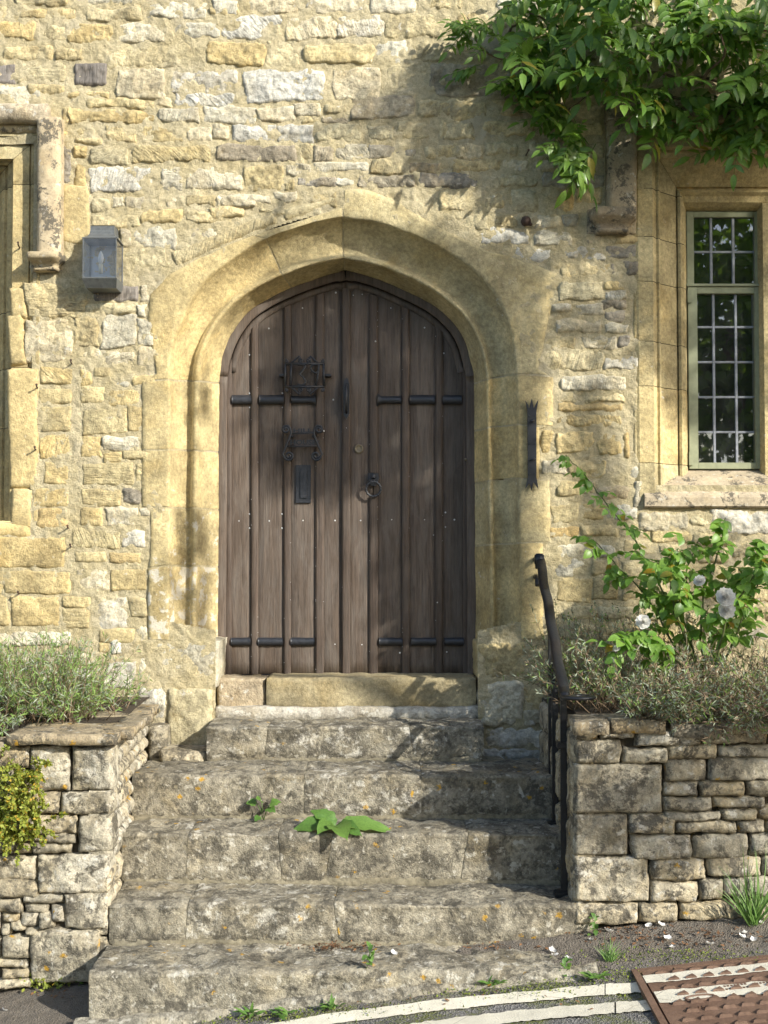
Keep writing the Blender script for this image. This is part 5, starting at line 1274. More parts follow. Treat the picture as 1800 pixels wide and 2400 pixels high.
# ================================================================== plants
RP = random.Random(21); NR = np.random.default_rng(4)
def leaflet(mb, base, d, nrm, L, w, fold=0.25, curl=0.25, st=5, wav=0.0, shape=0.8):
    d = Vector(d).normalized(); nrm = Vector(nrm); nrm = (nrm - d * nrm.dot(d)).normalized(); s = d.cross(nrm)
    V, Fc = [], []
    for k in range(st + 1):
        t = k / st; wd = w * math.sin(math.pi * (t ** shape)) ** 0.8 * 0.5 if 0 < k < st else w * 0.02
        c = Vector(base) + d * (L * t) - nrm * (curl * L * t * t)
        rp = wav * math.sin(k * 2.3)
        V += [c + s * wd + nrm * (fold * wd + rp), c, c - s * wd + nrm * (fold * wd - rp)]
    for k in range(st):
        a = k * 3; Fc += [[a, a + 1, a + 4, a + 3], [a + 1, a + 2, a + 5, a + 4]]
    mb.add(V, Fc)
def compound(pairs, rl, ll, lw, rng, droop=0.35, terminal=True, fwd=0.6, spread=0.0):
    mb = MB(); rach = []
    for k in range(pairs + 2):
        t = k / (pairs + 1); rach.append(Vector((rl * t, 0, -droop * rl * t * t)))
    mb.tube(rach, [0.0016] * len(rach), 4)
    for k in range(1, pairs + 1):
        sz = (0.75 + 0.35 * math.sin(math.pi * k / (pairs + 0.5))) * rng.uniform(0.85, 1.12)
        for sgn in (-1, 1):
            d = Vector((fwd + rng.uniform(-.15, .15), sgn, -0.30 + rng.uniform(-.3, .15)))
            n = Vector((rng.uniform(-.3, .3), sgn * -0.15 + rng.uniform(-.3, .3), 1))
            leaflet(mb, rach[k], d, n, ll * sz, lw * sz, 0.3, rng.uniform(0.1, 0.4), 5, 0.001)
    if terminal: leaflet(mb, rach[-1], (1, rng.uniform(-.2, .2), -0.5), (0, 0, 1), ll * 1.05, lw * 1.05, 0.3, 0.3)
    return mb
def leaf_mats(meshes, mat):
    out = []
    for mb in meshes:
        me = bpy.data.meshes.new('leaf'); me.from_pydata([tuple(v) for v in mb.v], [], mb.f); me.update()
        me.polygons.foreach_set('use_smooth', [True] * len(me.polygons)); me.materials.append(mat); out.append(me)
    return out
def frame(pos, d, up):
    d = Vector(d).normalized(); up = Vector(up); up = (up - d * up.dot(d)).normalized(); s = up.cross(d)
    m = Matrix((d, s, up)).transposed().to_4x4(); m.translation = pos; return m
def put_leaf(me, parent, pos, d, up, sc=1.0, name='leaf'):
    o = bpy.data.objects.new(name, me); COL.objects.link(o); o.parent = parent
    m = frame(Vector(pos) - wloc(parent), d, up); o.matrix_local = m @ Matrix.Scale(sc, 4); return o
def rv(a=1.0): return Vector((RP.uniform(-a, a), RP.uniform(-a, a), RP.uniform(-a, a)))
def quads(pos, d, nrm, L, Wd):
    """many small diamond leaves as arrays"""
    pos, d, nrm = np.asarray(pos), np.asarray(d), np.asarray(nrm)
    d = d / np.linalg.norm(d, axis=1)[:, None]; nrm = nrm - d * (nrm * d).sum(1)[:, None]; nrm /= np.linalg.norm(nrm, axis=1)[:, None] + 1e-9
    s = np.cross(d, nrm); L = np.asarray(L)[:, None]; Wd = np.asarray(Wd)[:, None]
    V = np.stack([pos, pos + d * L * .45 + s * Wd * .5, pos + d * L - nrm * L * .12, pos + d * L * .45 - s * Wd * .5], 1).reshape(-1, 3)
    i = np.arange(len(pos)) * 4; Fc = np.stack([i, i + 1, i + 2, i + 3], 1)
    return V, Fc

# ---------------- wisteria on the wall
wis = empty('wisteria', W(1900, 300, 0), 'dense green wisteria hanging over the right-hand window', 'climbing plant')
wl_ = leaf_mats([compound(RP.choice((4, 5, 5, 6)), RP.uniform(.19, .26), RP.uniform(.076, .095), RP.uniform(.031, .038), RP) for _ in range(8)], M['wist'])
wy_ = leaf_mats([compound(RP.choice((3, 4)), RP.uniform(.11, .16), RP.uniform(.045, .06), RP.uniform(.018, .022), RP) for _ in range(4)], M['wist_young'])
CL = [(1520, 20, 330, 70, 46, -.16, -.50), (1440, 120, 230, 70, 26, -.12, -.42), (1700, 110, 150, 100, 28, -.15, -.50), (1600, 215, 210, 60, 19, -.12, -.36), (1250, 50, 90, 60, 12, -.08, -.26),
      (1750, 250, 90, 70, 18, -.10, -.34), (1290, 150, 90, 45, 11, -.06, -.18), (1205, 195, 45, 30, 4, -.05, -.12), (1280, 255, 40, 35, 4, -.05, -.14), (1345, 350, 60, 45, 11, -.06, -.24), (1740, 310, 80, 45, 10, -.1, -.3), (1600, 285, 100, 40, 10, -.1, -.28), (1240, 205, 60, 35, 5, -.05, -.14), (1850, 150, 120, 160, 22, -.1, -.45), (1560, -70, 330, 60, 22, -.1, -.5)]
nleaf = 0
for cx, cy, rx, ry, n, y0, y1 in CL:
    for _ in range(n):
        a = RP.uniform(0, 2 * math.pi); r = math.sqrt(RP.random()); Y = RP.uniform(y1, y0)
        px, py = cx + rx * r * math.cos(a), cy + ry * r * math.sin(a)
        p = W(px, py, Y); sg = RP.uniform(-1, 0.75)
        d = Vector((sg, RP.uniform(-.8, -.05), RP.uniform(-.75, .15)))
        up = Vector((0.35, -0.55, 0.8)) + rv(.45)
        p = p - d.normalized() * 0.10
        if p.y > -0.03: p.y = -0.03
        o = put_leaf(RP.choice(wl_), wis, p, d, up, RP.uniform(.62, 1.2)); nleaf += 1
for cx, cy, n, y0, y1 in ((1095, 55, 5, -.08, -.22), (1110, 95, 4, -.08, -.2), (1165, 100, 5, -.06, -.2), (1140, 150, 3, -.05, -.15), (1330, 320, 5, -.1, -.25), (1480, 110, 5, -.4, -.5)):
    for _ in range(n):
        p = W(cx + RP.uniform(-28, 28), cy + RP.uniform(-28, 28), RP.uniform(y1, y0))
        put_leaf(RP.choice(wy_), wis, p, (RP.uniform(-1, .6), RP.uniform(-.6, 0), RP.uniform(-.3, .8)), Vector((.3, -.5, .8)) + rv(.4), RP.uniform(.8, 1.2)); nleaf += 1
for pl in ([(1900, 120, -.05), (1700, 190, -.06), (1500, 170, -.05), (1330, 165, -.04), (1210, 160, -.06), (1130, 110, -.09), (1095, 40, -.12)],
           [(1900, 240, -.1), (1750, 255, -.12), (1600, 230, -.1), (1420, 190, -.06), (1330, 260, -.06), (1340, 340, -.12), (1390, 360, -.16)],
           [(1430, 185, -.06), (1300, 200, -.05), (1262, 260, -.05)], [(1900, 60, -.1), (1600, 90, -.2), (1350, 80, -.12), (1240, 30, -.15)], [(1640, 200, -.2), (1700, 130, -.35), (1690, 80, -.42)], [(1190, 95, -.06), (1215, 40, -.1), (1240, 5, -.14)]):
    mb = MB(); P = [W(*q) for q in pl]; Q = []
    for k in range(len(P) - 1):
        for u in (0, .25, .5, .75): Q.append(P[k].lerp(P[k + 1], u) + rv(.012))
    Q.append(P[-1]); mb.tube(Q, [0.009 - 0.006 * i / len(Q) for i in range(len(Q))], 6); mb.build('stem', M['vine_wood'], wis, True)
# leaves deep inside, against the wall
k = 380; u = NR.random(k); px = NR.uniform(1230, 1950, k); py = NR.uniform(-120, 1, k) + 0; py = -100 + NR.random(k) ** 0.8 * np.interp(px, [1230, 1300, 1450, 1950], [240, 300, 300, 330])
pos = np.array([tuple(W(a, b, c)) for a, b, c in zip(px, py, NR.uniform(-.22, -.04, k))])
d = np.stack([NR.uniform(-1, .8, k), NR.uniform(-.5, .1, k), NR.uniform(-1, .2, k)], 1); nn = np.stack([NR.normal(.3, .5, k), NR.normal(-.6, .4, k), NR.normal(.6, .4, k)], 1)
V, Fc = quads(pos, d, nn, NR.uniform(.06, .085, k), NR.uniform(.024, .032, k)); o = mobj('inner_leaves', V, Fc, M['wist'], wis); o['kind'] = 'stuff'

# ---------------- rose
rose = empty('rose_bush', W(1660, 1620, -.6), 'rose bush with white double flowers in the right-hand bed', 'rose')
rl_ = leaf_mats([compound(2, RP.uniform(.07, .09), RP.uniform(.048, .060), RP.uniform(.033, .041), RP, 0.25, True, 0.45) for _ in range(6)], M['rose_leaf'])
CANES = [[(1660, 1620, -.60), (1600, 1480, -.62), (1540, 1360, -.60), (1480, 1250, -.55), (1420, 1180, -.50), (1370, 1110, -.45), (1325, 1066, -.42)],
         [(1665, 1620, -.6), (1640, 1500, -.62), (1650, 1380, -.6), (1690, 1280, -.55), (1700, 1213, -.5)], [(1670, 1620, -.6), (1720, 1500, -.62), (1760, 1400, -.6), (1800, 1330, -.55), (1850, 1290, -.5)],
         [(1650, 1620, -.6), (1560, 1520, -.72), (1500, 1488, -.8), (1450, 1522, -.86)], [(1665, 1620, -.6), (1700, 1450, -.7), (1775, 1340, -.7), (1795, 1275, -.65)], [(1660, 1620, -.6), (1600, 1450, -.5), (1610, 1330, -.45), (1640, 1262, -.4)],
         [(1655, 1620, -.6), (1580, 1420, -.66), (1565, 1330, -.62), (1590, 1285, -.6)], [(1665, 1620, -.6), (1690, 1500, -.45), (1740, 1400, -.4), (1730, 1330, -.4)], [(1650, 1620, -.6), (1560, 1480, -.55), (1520, 1400, -.5), (1450, 1330, -.5), (1390, 1265, -.5)]]
for ci, cn in enumerate(CANES):
    P = [W(*q) for q in cn]; Q = []
    for k in range(len(P) - 1):
        for u in (0, .2, .4, .6, .8): Q.append(P[k].lerp(P[k + 1], u) + rv(.004))
    Q.append(P[-1]); mb = MB(); mb.tube(Q, [0.006 - 0.004 * i / len(Q) for i in range(len(Q))], 6); mb.build('cane', M['cane'], rose, True)
    for i in range(int(len(Q) * .28), len(Q)):
        for _ in range(1 if i % 3 else 2 if ci not in (0, 8) else 1):
            d = Vector((RP.uniform(-1, 1), RP.uniform(-.9, .2), RP.uniform(-.5, .35))); put_leaf(RP.choice(rl_), rose, Q[i], d, Vector((.25, -.45, .85)) + rv(.35), RP.uniform(.75, 1.12) * (1 - .35 * (ci == 0) * i / len(Q)))
for _ in range(30):
    a = RP.uniform(0, 2 * math.pi); r = math.sqrt(RP.random()); p = W(1660 + 165 * r * math.cos(a), 1372 + 130 * r * math.sin(a), RP.uniform(-.78, -.38))
    put_leaf(RP.choice(rl_), rose, p, (RP.uniform(-1, 1), RP.uniform(-.9, .1), RP.uniform(-.5, .3)), Vector((.25, -.45, .85)) + rv(.4), RP.uniform(.75, 1.15))
def bloom(px, py, Y, r, face):
    c = W(px, py, Y); o = empty('bloom', c, parent=rose); f = Vector(face).normalized(); u = f.cross(Vector((0, 0, 1))).normalized(); w = u.cross(f)
    for ring_, (nn, rr, tilt, off) in enumerate(((7, 1.0, 0.25, 0), (7, .82, .55, .4), (6, .62, .9, .2), (5, .42, 1.3, .7), (4, .26, 1.8, .1))):
        mb = MB()
        for k in range(nn):
            a = 2 * math.pi * k / nn + off + RP.uniform(-.15, .15); rad = u * math.cos(a) + w * math.sin(a)
            V = []; S_ = 5
            for j in range(S_ + 1):
                t = j / S_; out = rad * (r * rr * t * (1 - .12 * t)) + f * (r * (tilt * .45 * t ** 1.4) - r * .15 * (1 - t))
                wd = r * rr * .62 * math.sin(min(1, t * 1.05 + .12) * math.pi * .62); tang = f.cross(rad)
                for q in (-1, -.5, 0, .5, 1): V.append(c + out + tang * (wd * q) + rad * (-.10 * r * q * q) + f * (.16 * r * q * q * t + .03 * r * math.sin(q * 4 + k)))
            mb.add(V, gridfaces(5, S_ + 1))
        mb.build('petal_whorl', M['petal'], o, True)
    return o
bloom(1700, 1400, -.88, .044, (-.1, -1, .35)); bloom(1702, 1430, -.88, .040, (.1, -1, .1)); bloom(1640, 1362, -.84, .028, (-.5, -.8, .5)); bloom(1507, 1458, -.86, .034, (-.2, -1, .3)); bloom(1446, 1520, -.88, .018, (-.4, -.7, .7))

# ---------------- lavender and other bed plants
def bush(name, label, cat, stems, mats, twig_mat, ll, lw, leaves, seglen, group=None, tips=False, droop=.5, twr=.0022):
    """stems: list of (base, dir, length)"""
    b0 = Vector(stems[0][0]); root = empty(name, (b0.x, b0.y, b0.z), label, cat, group)
    tw = MB(); P, D, N_, LL, LW_ = [], [], [], [], []
    for base, d, L in stems:
        p = Vector(base); d = Vector(d).normalized(); pts = [p.copy()]; n = max(4, int(L / seglen))
        for k in range(n):
            d = (d + rv(.14) + Vector((0, 0, -droop * .06 * k / n))).normalized(); p = p + d * (L / n); pts.append(p.copy())
        tw.tube(pts, [twr * (1 - .6 * i / n) for i in range(len(pts))], 3)
        for k in range(leaves):
            t = RP.random() ** .7; i = min(len(pts) - 2, int((.25 + .75 * t) * (len(pts) - 1))); q = pts[i].lerp(pts[i + 1], RP.random())
            dd = (pts[i + 1] - pts[i]).normalized() * RP.uniform(.2, 1.0) + rv(.75)
            P.append(tuple(q)); D.append(tuple(dd)); N_.append(tuple(rv(1) + Vector((.2, -.4, .6)))); LL.append(ll * RP.uniform(.6, 1.2)); LW_.append(lw * RP.uniform(.7, 1.2))
        if tips: 
            for k in range(10): P.append(tuple(pts[-1] + d * (.004 * k))); D.append(tuple(rv(1) + d)); N_.append(tuple(rv(1))); LL.append(.012); LW_.append(.007)
    o = mobj('twigs', np.array(tw.v), tw.f, twig_mat, root); o['kind'] = 'stuff'
    P, D, N_, LL, LW_ = map(np.array, (P, D, N_, LL, LW_)); sel = NR.integers(0, len(mats), len(P))
    for i, (mt, nm) in enumerate(mats):
        m = sel == i; V, Fc = quads(P[m], D[m], N_[m], LL[m], LW_[m]); o = mobj(nm, V, Fc, mt, root); o['kind'] = 'stuff'
    return root
def mound(x0, x1, y0, y1, z, n, h0, h1, lean, spread=.8):
    S_ = []
    for _ in range(n):
        b = Vector((RP.uniform(x0, x1), RP.uniform(y0, y1), z)); d = Vector(lean) + Vector((RP.uniform(-spread, spread), RP.uniform(-spread, spread * .6), RP.uniform(.2, 1.0))); S_.append((b, d, RP.uniform(h0, h1)))
    return S_
LV = [(M['lav'], 'silver_leaves'), (M['lav_green'], 'green_leaves'), (M['lav'], 'grey_leaves'), (M['lav_dry'], 'dry_leaves')]
bush('lavender_bush', 'green lavender bush behind the left garden wall coping', 'lavender', mound(-1.95, -1.28, -.80, -.25, 1.02, 300, .24, .40, (.1, -.1, .55), .65) + mound(-1.95, -1.30, -.95, -.6, 1.04, 130, .13, .26, (.1, -.25, .3), .9) + mound(-1.5, -1.17, -.75, -.2, 1.04, 90, .10, .2, (.1, -.1, .3), .9), [(M['lav_green'], 'green_leaves'), (M['lav_green'], 'young_leaves'), (M['lav'], 'silver_leaves')], M['lav_dry'], .038, .0046, 19, .06, droop=.3)
bush('lavender_bush', 'silvery lavender sprays spilling over the left end of the garden wall', 'lavender', mound(-1.9, -1.5, -1.15, -.95, 1.04, 110, .14, .28, (0, -.9, -.2), .6), [(M['lav'], 'silver_leaves'), (M['lav_green'], 'green_leaves')], M['lav_dry'], .034, .0045, 20, .05, droop=2.2)
bush('lavender_bush', 'grey lavender bush growing through the iron handrail', 'lavender', mound(.78, 1.12, -.85, -.35, 1.09, 150, .18, .36, (-.35, -.1, .35), .75) + mound(.98, 1.2, -1.18, -.95, 1.10, 80, .14, .26, (.05, -.7, .05), .8), LV, M['lav_dry'], .034, .0052, 24, .05, droop=.9)
bush('lavender_bush', 'grey lavender bush with brown stalks draped over the right wall', 'lavender', mound(1.12, 1.60, -1.12, -.55, 1.09, 250, .16, .33, (0, -.35, .25), .95) + mound(1.2, 1.6, -1.2, -1.05, 1.10, 90, .14, .26, (.1, -.8, -.3), .9), LV + LV[3:], M['lav_dry'], .034, .0050, 17, .05, droop=1.2)
bush('lavender_bush', 'grey lavender bush at the right edge below the rose', 'lavender', mound(1.55, 2.2, -1.12, -.4, 1.09, 260, .18, .36, (0, -.25, .3), .95) + mound(1.5, 2.0, -1.2, -1.05, 1.10, 90, .14, .26, (-.1, -.8, -.2), .9), LV + LV[3:], M['lav_dry'], .034, .0050, 17, .05, droop=1.1)
bush('lavender_bush', 'lavender with dark flower spikes along the foot of the house wall', 'lavender', mound(.80, 1.55, -.5, -.1, 1.10, 120, .26, .42, (-.15, -.1, .8), .5), LV, M['lav_dry'], .032, .004, 15, .06, tips=True, droop=.3)
S_ = []
for _ in range(150):
    px, py = RP.uniform(-30, 95), RP.uniform(1770, 1950); S_.append((W(px, py, -1.17), Vector((RP.uniform(-.5, 1), -.8, RP.uniform(-.9, .5))), RP.uniform(.08, .2)))
bush('corydalis', 'yellow green feathery plant hanging from the left garden wall', 'plant', S_, [(M['cory'], 'leaves')], M['lav_dry'], .017, .0105, 44, .04, droop=2.5, twr=.0015)

# ---------------- weeds, tufts and litter
def tuft(name, label, cat, pos, n, h, w, mat, spread=.6, lean=(0, 0, 0)):
    mb = MB()
    for _ in range(n):
        d = Vector((RP.uniform(-spread, spread), RP.uniform(-spread, spread * .5), 1)) + Vector(lean); b = Vector(pos) + Vector((RP.uniform(-.02, .02), RP.uniform(-.015, .015), -.006))
        L = h * RP.uniform(.5, 1.15); leaflet(mb, b, d, (RP.uniform(-1, 1), -1, .3), L, w, .2, RP.uniform(.1, .75), 5, 0, .5)
    return tag(mb.build(name, mat, None, True), label, cat)
g = W(1765, 2165, -1.22); g.z = gz(g.x, g.y); tuft('grass_tuft', 'tall grass tuft against the right garden wall', 'grass tuft', g, 46, .26, .007, M['grass'], .8)
tuft('grass_tuft', 'small bright grass tuft on the verge beside the bottom step', 'grass tuft', G(1430, 2252), 34, .08, .004, M['grass'], .8)
for px, py, lab in ((1392, 2192, 'small leafy weed at the joint of steps and right wall'), (1322, 2290, 'upright weed on the paving by the road line'), (865, 2272 - 0, 'tiny fern on the edge of the bottom step')):
    mb = MB(); p = G(px, py) if px > 1000 else W(px, 2262, -1.43)
    for _ in range(14):
        h = RP.uniform(0, .07); leaflet(mb, p + Vector((RP.uniform(-.012, .012), RP.uniform(-.01, .01), h)), rv(1) + Vector((0, -.3, .3)), (0, -.4, 1), RP.uniform(.018, .034), RP.uniform(.012, .02), .2, .3, 4)
    mb.tube([p, p + Vector((.004, 0, .08))], [.002, .001], 4); tag(mb.build('weed', M['weed'], None, True), lab, 'weed')
for px, py, lab in ((105, 2318, 'low yellow green fern at the foot of the left wall'), (190, 2305, 'tiny sprig in the corner of wall and bottom step')):
    p = G(px, py); k = 160 if px < 150 else 50; pos = np.array(p) + np.stack([NR.normal(0, .045 if px < 150 else .012, k), NR.uniform(-.03, .03, k), NR.uniform(0, .05, k)], 1)
    V, Fc = quads(pos, NR.normal(0, 1, (k, 3)) + [0, -.3, .5], NR.normal(0, .5, (k, 3)) + [0, -.5, .8], NR.uniform(.012, .022, k), NR.uniform(.008, .014, k)); tag(mobj('fern', V, Fc, M['cory'] if px < 150 else M['weed']), lab, 'fern')
# plants rooted in the second riser
c = W(786, 1932, -.80); c.z = .600; dk = empty('broadleaf_weed', c, 'large soft leaved weed sprawling on the steps', 'weed')
for d, L, w in (((-1, -.35, .28), .17, .10), ((-.45, -.9, .35), .12, .09), ((.25, -1, .30), .16, .10), ((1, -.25, .26), .23, .085), ((.7, -.7, .2), .13, .08), ((-.5, .1, .5), .12, .08)):
    mb = MB(); leaflet(mb, c + Vector((0, 0, .012)), d, (0, -.55, 1), L, w, .35, .42, 9, .006, .85); mb.build('leaf', M['weed'], dk, True)
c = W(618, 1912, -.63); c.z = .60; dk = empty('seedling', c, 'small pale green seedling with scalloped leaves on the steps', 'weed')
for d, L, w, h in (((-1, -.2, .2), .045, .045, .075), ((.9, -.3, .4), .05, .05, .07), ((-.3, -.6, .5), .04, .045, .085), ((.6, -.7, 0), .05, .045, .055), ((-.5, -.8, -.2), .035, .035, .02)):
    mb = MB(); e = c + Vector((d[0] * .03, d[1] * .02, h)); mb.tube([c, (c + e) / 2 + Vector((0, 0, .01)), e], .0015, 4); leaflet(mb, e, d, (0, -.6, .8), L, w, .2, .25, 7, .003, .6); mb.build('leaf', M['weed'], dk, True)
# petals blown on the ground
PET = [(1385, 2207), (1520, 2174), (1550, 2172 - 0), (1575, 2225), (1665, 2217), (1765, 2208), (1427, 2187), (1565, 2204), (1740, 2200), (1295, 2200), (1302, 2213), (1332, 2252), (923, 2207), (438, 2382), (10, 2372), (1745, 2192), (1780, 2165)]
pm = None
PLAB = ['by the leafy weed at the foot of the wall corner', 'under the right garden wall, left of a pair', 'under the right garden wall, right of a pair', 'lowest on the verge above the iron cover', 'on mossy verge below the middle of the wall', 'largest near the right edge of the verge', 'beside the joint of steps and right wall', 'in the middle of the verge', 'just left of the tall grass tuft', 'right end of the bottom step, upper one', 'right end of the bottom step, lower one', 'on paving beside the upright weed', 'in the middle of the bottom step', 'on the kerb paving at the lower left', 'on the asphalt at the lower left corner', 'under the tall grass tuft', 'behind the tall grass tuft']
for (px, py), plab in zip(PET, PLAB):
    g = G(px, py)
    if 900 < px < 1340 and py < 2230: g = W(px, py, -1.25 - (py - 2195) * .004); g.z = .238
    if px < 500 and px > 300: g.z += .035
    if pm is None:
        V = []; 
        for j in range(5):
            for i in range(5):
                u, v = -1 + i / 2, -1 + j / 2; k = math.sqrt(max(0, 1 - .35 * v * v)); V.append((.017 * u * k, .012 * v * math.sqrt(1 - .4 * u * u), .006 * (u * u + v * v) + .002 * u))
        pm = bpy.data.meshes.new('petal'); pm.from_pydata(V, [], gridfaces(5, 5)); pm.polygons.foreach_set('use_smooth', [True] * 16); pm.materials.append(M['petal'])
    o = bpy.data.objects.new('petal', pm); COL.objects.link(o); o.location = g + Vector((0, 0, .006)); o.rotation_euler = (RP.uniform(-.4, .4), RP.uniform(-.4, .4), RP.uniform(0, 6)); o.scale = (RP.uniform(.7, 1.1),) * 3
    tag(o, 'white petal ' + plab, 'petal', 'fallen white petals')
# dead leaves, twigs and moss: too many and too small to count
def scatter(name, label, cat, spots, k, mat, L0, L1, flat=.3):
    pos, sc_ = [], []
    for (cx, cy, sx, sy, n, zoff) in spots:
        for _ in range(n):
            px, py = RP.gauss(cx, sx), RP.gauss(cy, sy); g = G(px, py) if zoff is None else W(px, py, zoff[0])
            if zoff is not None: g.z = zoff[1]; g.y = zoff[0] + RP.uniform(-zoff[2], zoff[2])
            pos.append(tuple(g + Vector((0, 0, RP.uniform(.002, .014)))))
    k = len(pos); D = NR.normal(0, 1, (k, 3)) * [1, 1, flat]; N_ = NR.normal(0, flat, (k, 3)) + [0, 0, 1]; L = NR.uniform(L0, L1, k)
    V, Fc = quads(pos, D, N_, L, L * NR.uniform(.3, .7, k)); return tag(mobj(name, V, Fc, mat), label, cat, None, 'stuff')
scatter('leaf_litter', 'brown dead leaves and twigs caught on steps and verge', 'leaf litter', [(790, 2195, 45, 8, 150, (-1.19, .232, .03)), (1250, 2205, 80, 6, 90, (-1.20, .232, .03)), (1480, 2195, 80, 14, 120, None), (1640, 2200, 110, 16, 160, None), (150, 2330, 40, 10, 30, None), (880, 2340, 300, 14, 70, None)], 0, M['litter'], .006, .026)
scatter('moss', 'bright green moss along the kerb and verge', 'moss', [(1290, 2312, 60, 8, 260, None), (700, 2372, 130, 8, 420, None), (560, 2392, 80, 6, 240, None), (1130, 2330, 130, 8, 320, None), (1620, 2245, 130, 9, 500, None), (1440, 2290, 60, 12, 260, None)], 0, M['moss'], .006, .013, .8)
for cx, cy, lab in ((590, 2384, 'leafy weed at the paving edge left of the road line'), (660, 2384, 'reddish leafy weed in the kerb joint'), (780, 2368, 'rosette weed beside the upper road line'), (1150, 2312, 'small weed in the gap under the bottom step'), (1395, 2300, 'straggly weed near the end of the road line')):
    p = G(cx, cy) + Vector((0, 0, .012)); mb = MB()
    for _ in range(16): leaflet(mb, p + Vector((RP.uniform(-.025, .025), RP.uniform(-.015, .015), 0)), Vector((RP.uniform(-1, 1), RP.uniform(-1, .3), RP.uniform(.2, 1.1))), (0, -.4, 1), RP.uniform(.025, .05), RP.uniform(.009, .017), .2, .4, 4)
    tag(mb.build('weed', M['weed'], None, True), lab, 'weed')

# ================================================================== the tree across the street whose crown shades the front
tree = empty('shade_tree', (8.6, -6.8, .5), 'leafy tree across the street that shades the doorway', 'tree')
mb = MB()
def limb(pts, r0, r1):
    Q = []; P = [Vector(p) for p in pts]
    for k in range(len(P) - 1):
        for u in (0, .33, .66): Q.append(P[k].lerp(P[k + 1], u) + rv(.05))
    Q.append(P[-1]); mb.tube(Q, [r0 + (r1 - r0) * i / len(Q) for i in range(len(Q))], 8)
limb([(8.6, -6.8, .2), (8.5, -6.7, 1.8), (8.4, -6.6, 3.4), (8.1, -6.4, 5.2), (7.8, -6.2, 7.4)], .22, .06)
limb([(8.3, -6.5, 4.4), (7.4, -6.0, 5.6), (6.5, -5.4, 6.3)], .08, .02); limb([(8.1, -6.4, 5.2), (7.2, -6.6, 6.4), (6.4, -6.8, 7.0)], .07, .02); limb([(8.4, -6.6, 3.6), (9.3, -6.2, 5.0), (10.0, -5.8, 6.0)], .1, .02)
mb.build('trunk', M['bark'], tree, True)
SHADE = [  # (wall px polygon, plane y, leaves per square metre)
 ([(740, 310), (880, 235), (1000, 200), (1150, 300), (1480, 230), (1900, 260), (1900, 900), (1570, 940), (1400, 860), (1290, 800), (1240, 610), (1100, 500), (980, 430), (820, 340)], 0.0, 330), ([(1440, 240), (1900, 240), (1900, 940), (1640, 960), (1440, 800)], 0.0, 800), ([(1240, 560), (1450, 500), (1450, 820), (1280, 820)], 0.0, 260),
 ([(735, 660), (810, 560), (960, 560), (1230, 640), (1225, 900), (1215, 1080), (1000, 1030), (740, 1060)], 0.0, 1500),
 ([(1020, 1060), (1215, 1090), (1218, 1500), (1040, 1500)], 0.0, 1600), ([(400, 1200), (520, 1200), (520, 1500), (350, 1500)], 0.05, 650), ([(440, 900), (520, 860), (520, 1180), (440, 1180)], 0.05, 380), ([(1085, 120), (1140, 200), (810, 380), (700, 335), (860, 235)], 0.0, 500), ([(540, 560), (760, 500), (800, 560), (640, 640)], 0.0, 300),
 ([(1345, 1760), (1850, 1730), (1850, 1960), (1600, 2060), (1345, 2060)], -1.15, 560), ([(900, 1700), (1330, 1700), (1330, 2070), (1100, 2060)], -.6, 250), ([(1500, 1200), (1900, 1150), (1900, 1700), (1650, 1700)], -.3, 200), ([(200, -200), (900, -200), (850, -60), (300, -60)], 0, 700)]
Ps = []
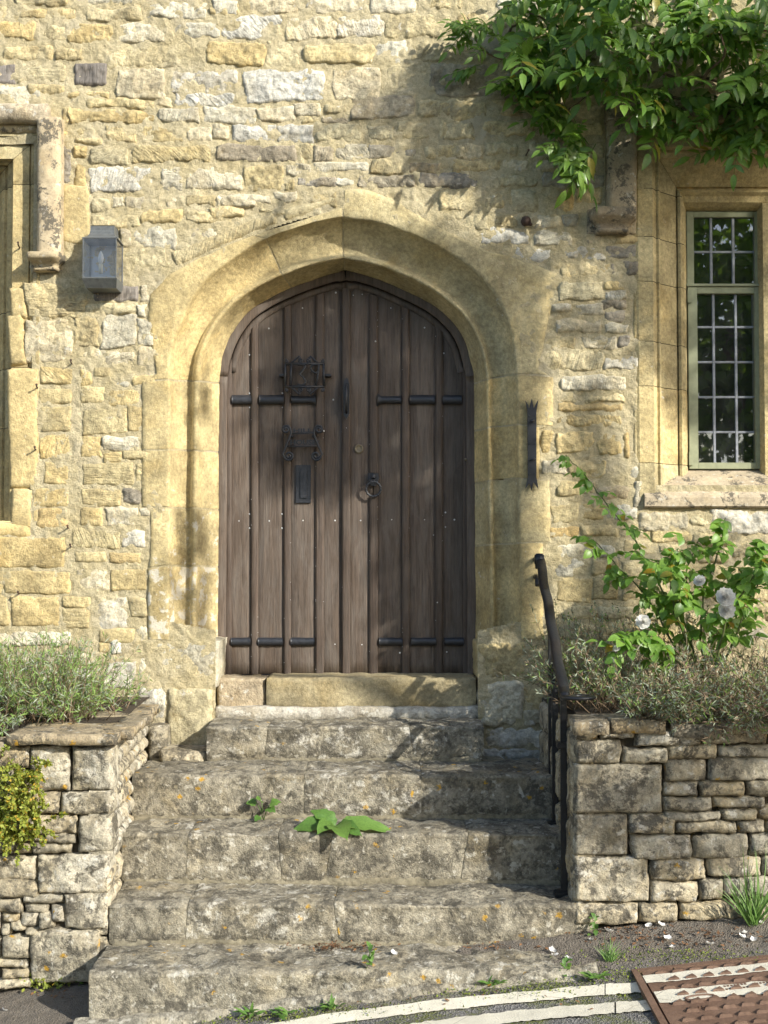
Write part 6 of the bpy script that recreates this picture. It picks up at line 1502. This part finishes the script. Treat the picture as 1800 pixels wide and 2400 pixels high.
for poly, Y, dens in SHADE:
    wp = [W(a, b, Y) for a, b in poly]; xs, zs = [p.x for p in wp], [p.z for p in wp]; q2 = [(p.x, p.z) for p in wp]
    n = int((max(xs) - min(xs)) * (max(zs) - min(zs)) * dens)
    cl = [Vector((RP.uniform(min(xs), max(xs)), 0, RP.uniform(min(zs), max(zs)))) for _ in range(max(3, n // 55))]
    for _ in range(n):
        c = RP.choice(cl); x, z = (RP.gauss(c.x, .10), RP.gauss(c.z, .08)) if RP.random() < .6 else (RP.uniform(min(xs), max(xs)), RP.uniform(min(zs), max(zs)))
        if not inside(q2, x, z): continue
        t = RP.uniform(5.6, 9.6); s = Vector((x, Y, z)) - LDIR * t
        Ps.append(tuple(s + rv(.03)))
for _ in range(9000):     # the rest of the crown, right of and above what falls on the wall
    a = rv(1)
    if a.length > 1: continue
    p = Vector((7.6 + a.x * 2.6, -6.2 + a.y * 2.0, 5.6 + a.z * 2.6)); t = p.y / LDIR.y; h = p - LDIR * t
    if h.x < 2.1 and h.z < 4.8: continue
    if h.x < 3.6 and h.z < .8: continue
    Ps.append(tuple(p))
Ps = np.array(Ps); k = len(Ps)
V, Fc = quads(Ps, NR.normal(0, .45, (k, 3)) + [1.0, .1, .65], NR.normal(0, .6, (k, 3)) + np.array([.55, -.5, .45]), NR.uniform(.10, .18, k), NR.uniform(.035, .055, k))
o = mobj('crown', V, Fc, M['tree_leaf'], tree); o['kind'] = 'stuff'
# hedge and trees further along, seen only in the window panes
for i, (x, y, z, rx, rz, lab) in enumerate(((4.8, -11.5, 4.4, 3.0, 4.2, 'round green tree across the street behind the camera'), (7.2, -12.5, 3.4, 2.6, 3.0, 'broad green tree across the street beyond the first'), (0.2, -13.0, 2.6, 2.2, 2.4, 'low green tree across the street to the left'))):
    t = empty('street_tree', (x, y, gz(x, y)), lab, 'tree', 'trees across the street'); k = 8000
    a = NR.normal(0, 1, (k, 3)); a /= np.linalg.norm(a, axis=1)[:, None]; a *= (NR.random(k) ** .4)[:, None]; pos = a * [rx, rx, rz] * (1 + .2 * fbm(a, 2, 3, i)[:, None]) + [x, y, z + 1]
    V, Fc = quads(pos, NR.normal(0, 1, (k, 3)), NR.normal(0, .7, (k, 3)) + [0, .3, .6], NR.uniform(.18, .28, k), NR.uniform(.11, .17, k)); c = mobj('crown', V, Fc, M['tree_leaf'], t); c['kind'] = 'stuff'
    mb = MB(); mb.tube([(x, y, gz(x, y) - .1), (x + .1, y, 1.6), (x, y + .1, z + 1)], [.2, .16, .06], 8); mb.build('trunk', M['bark'], t, True)
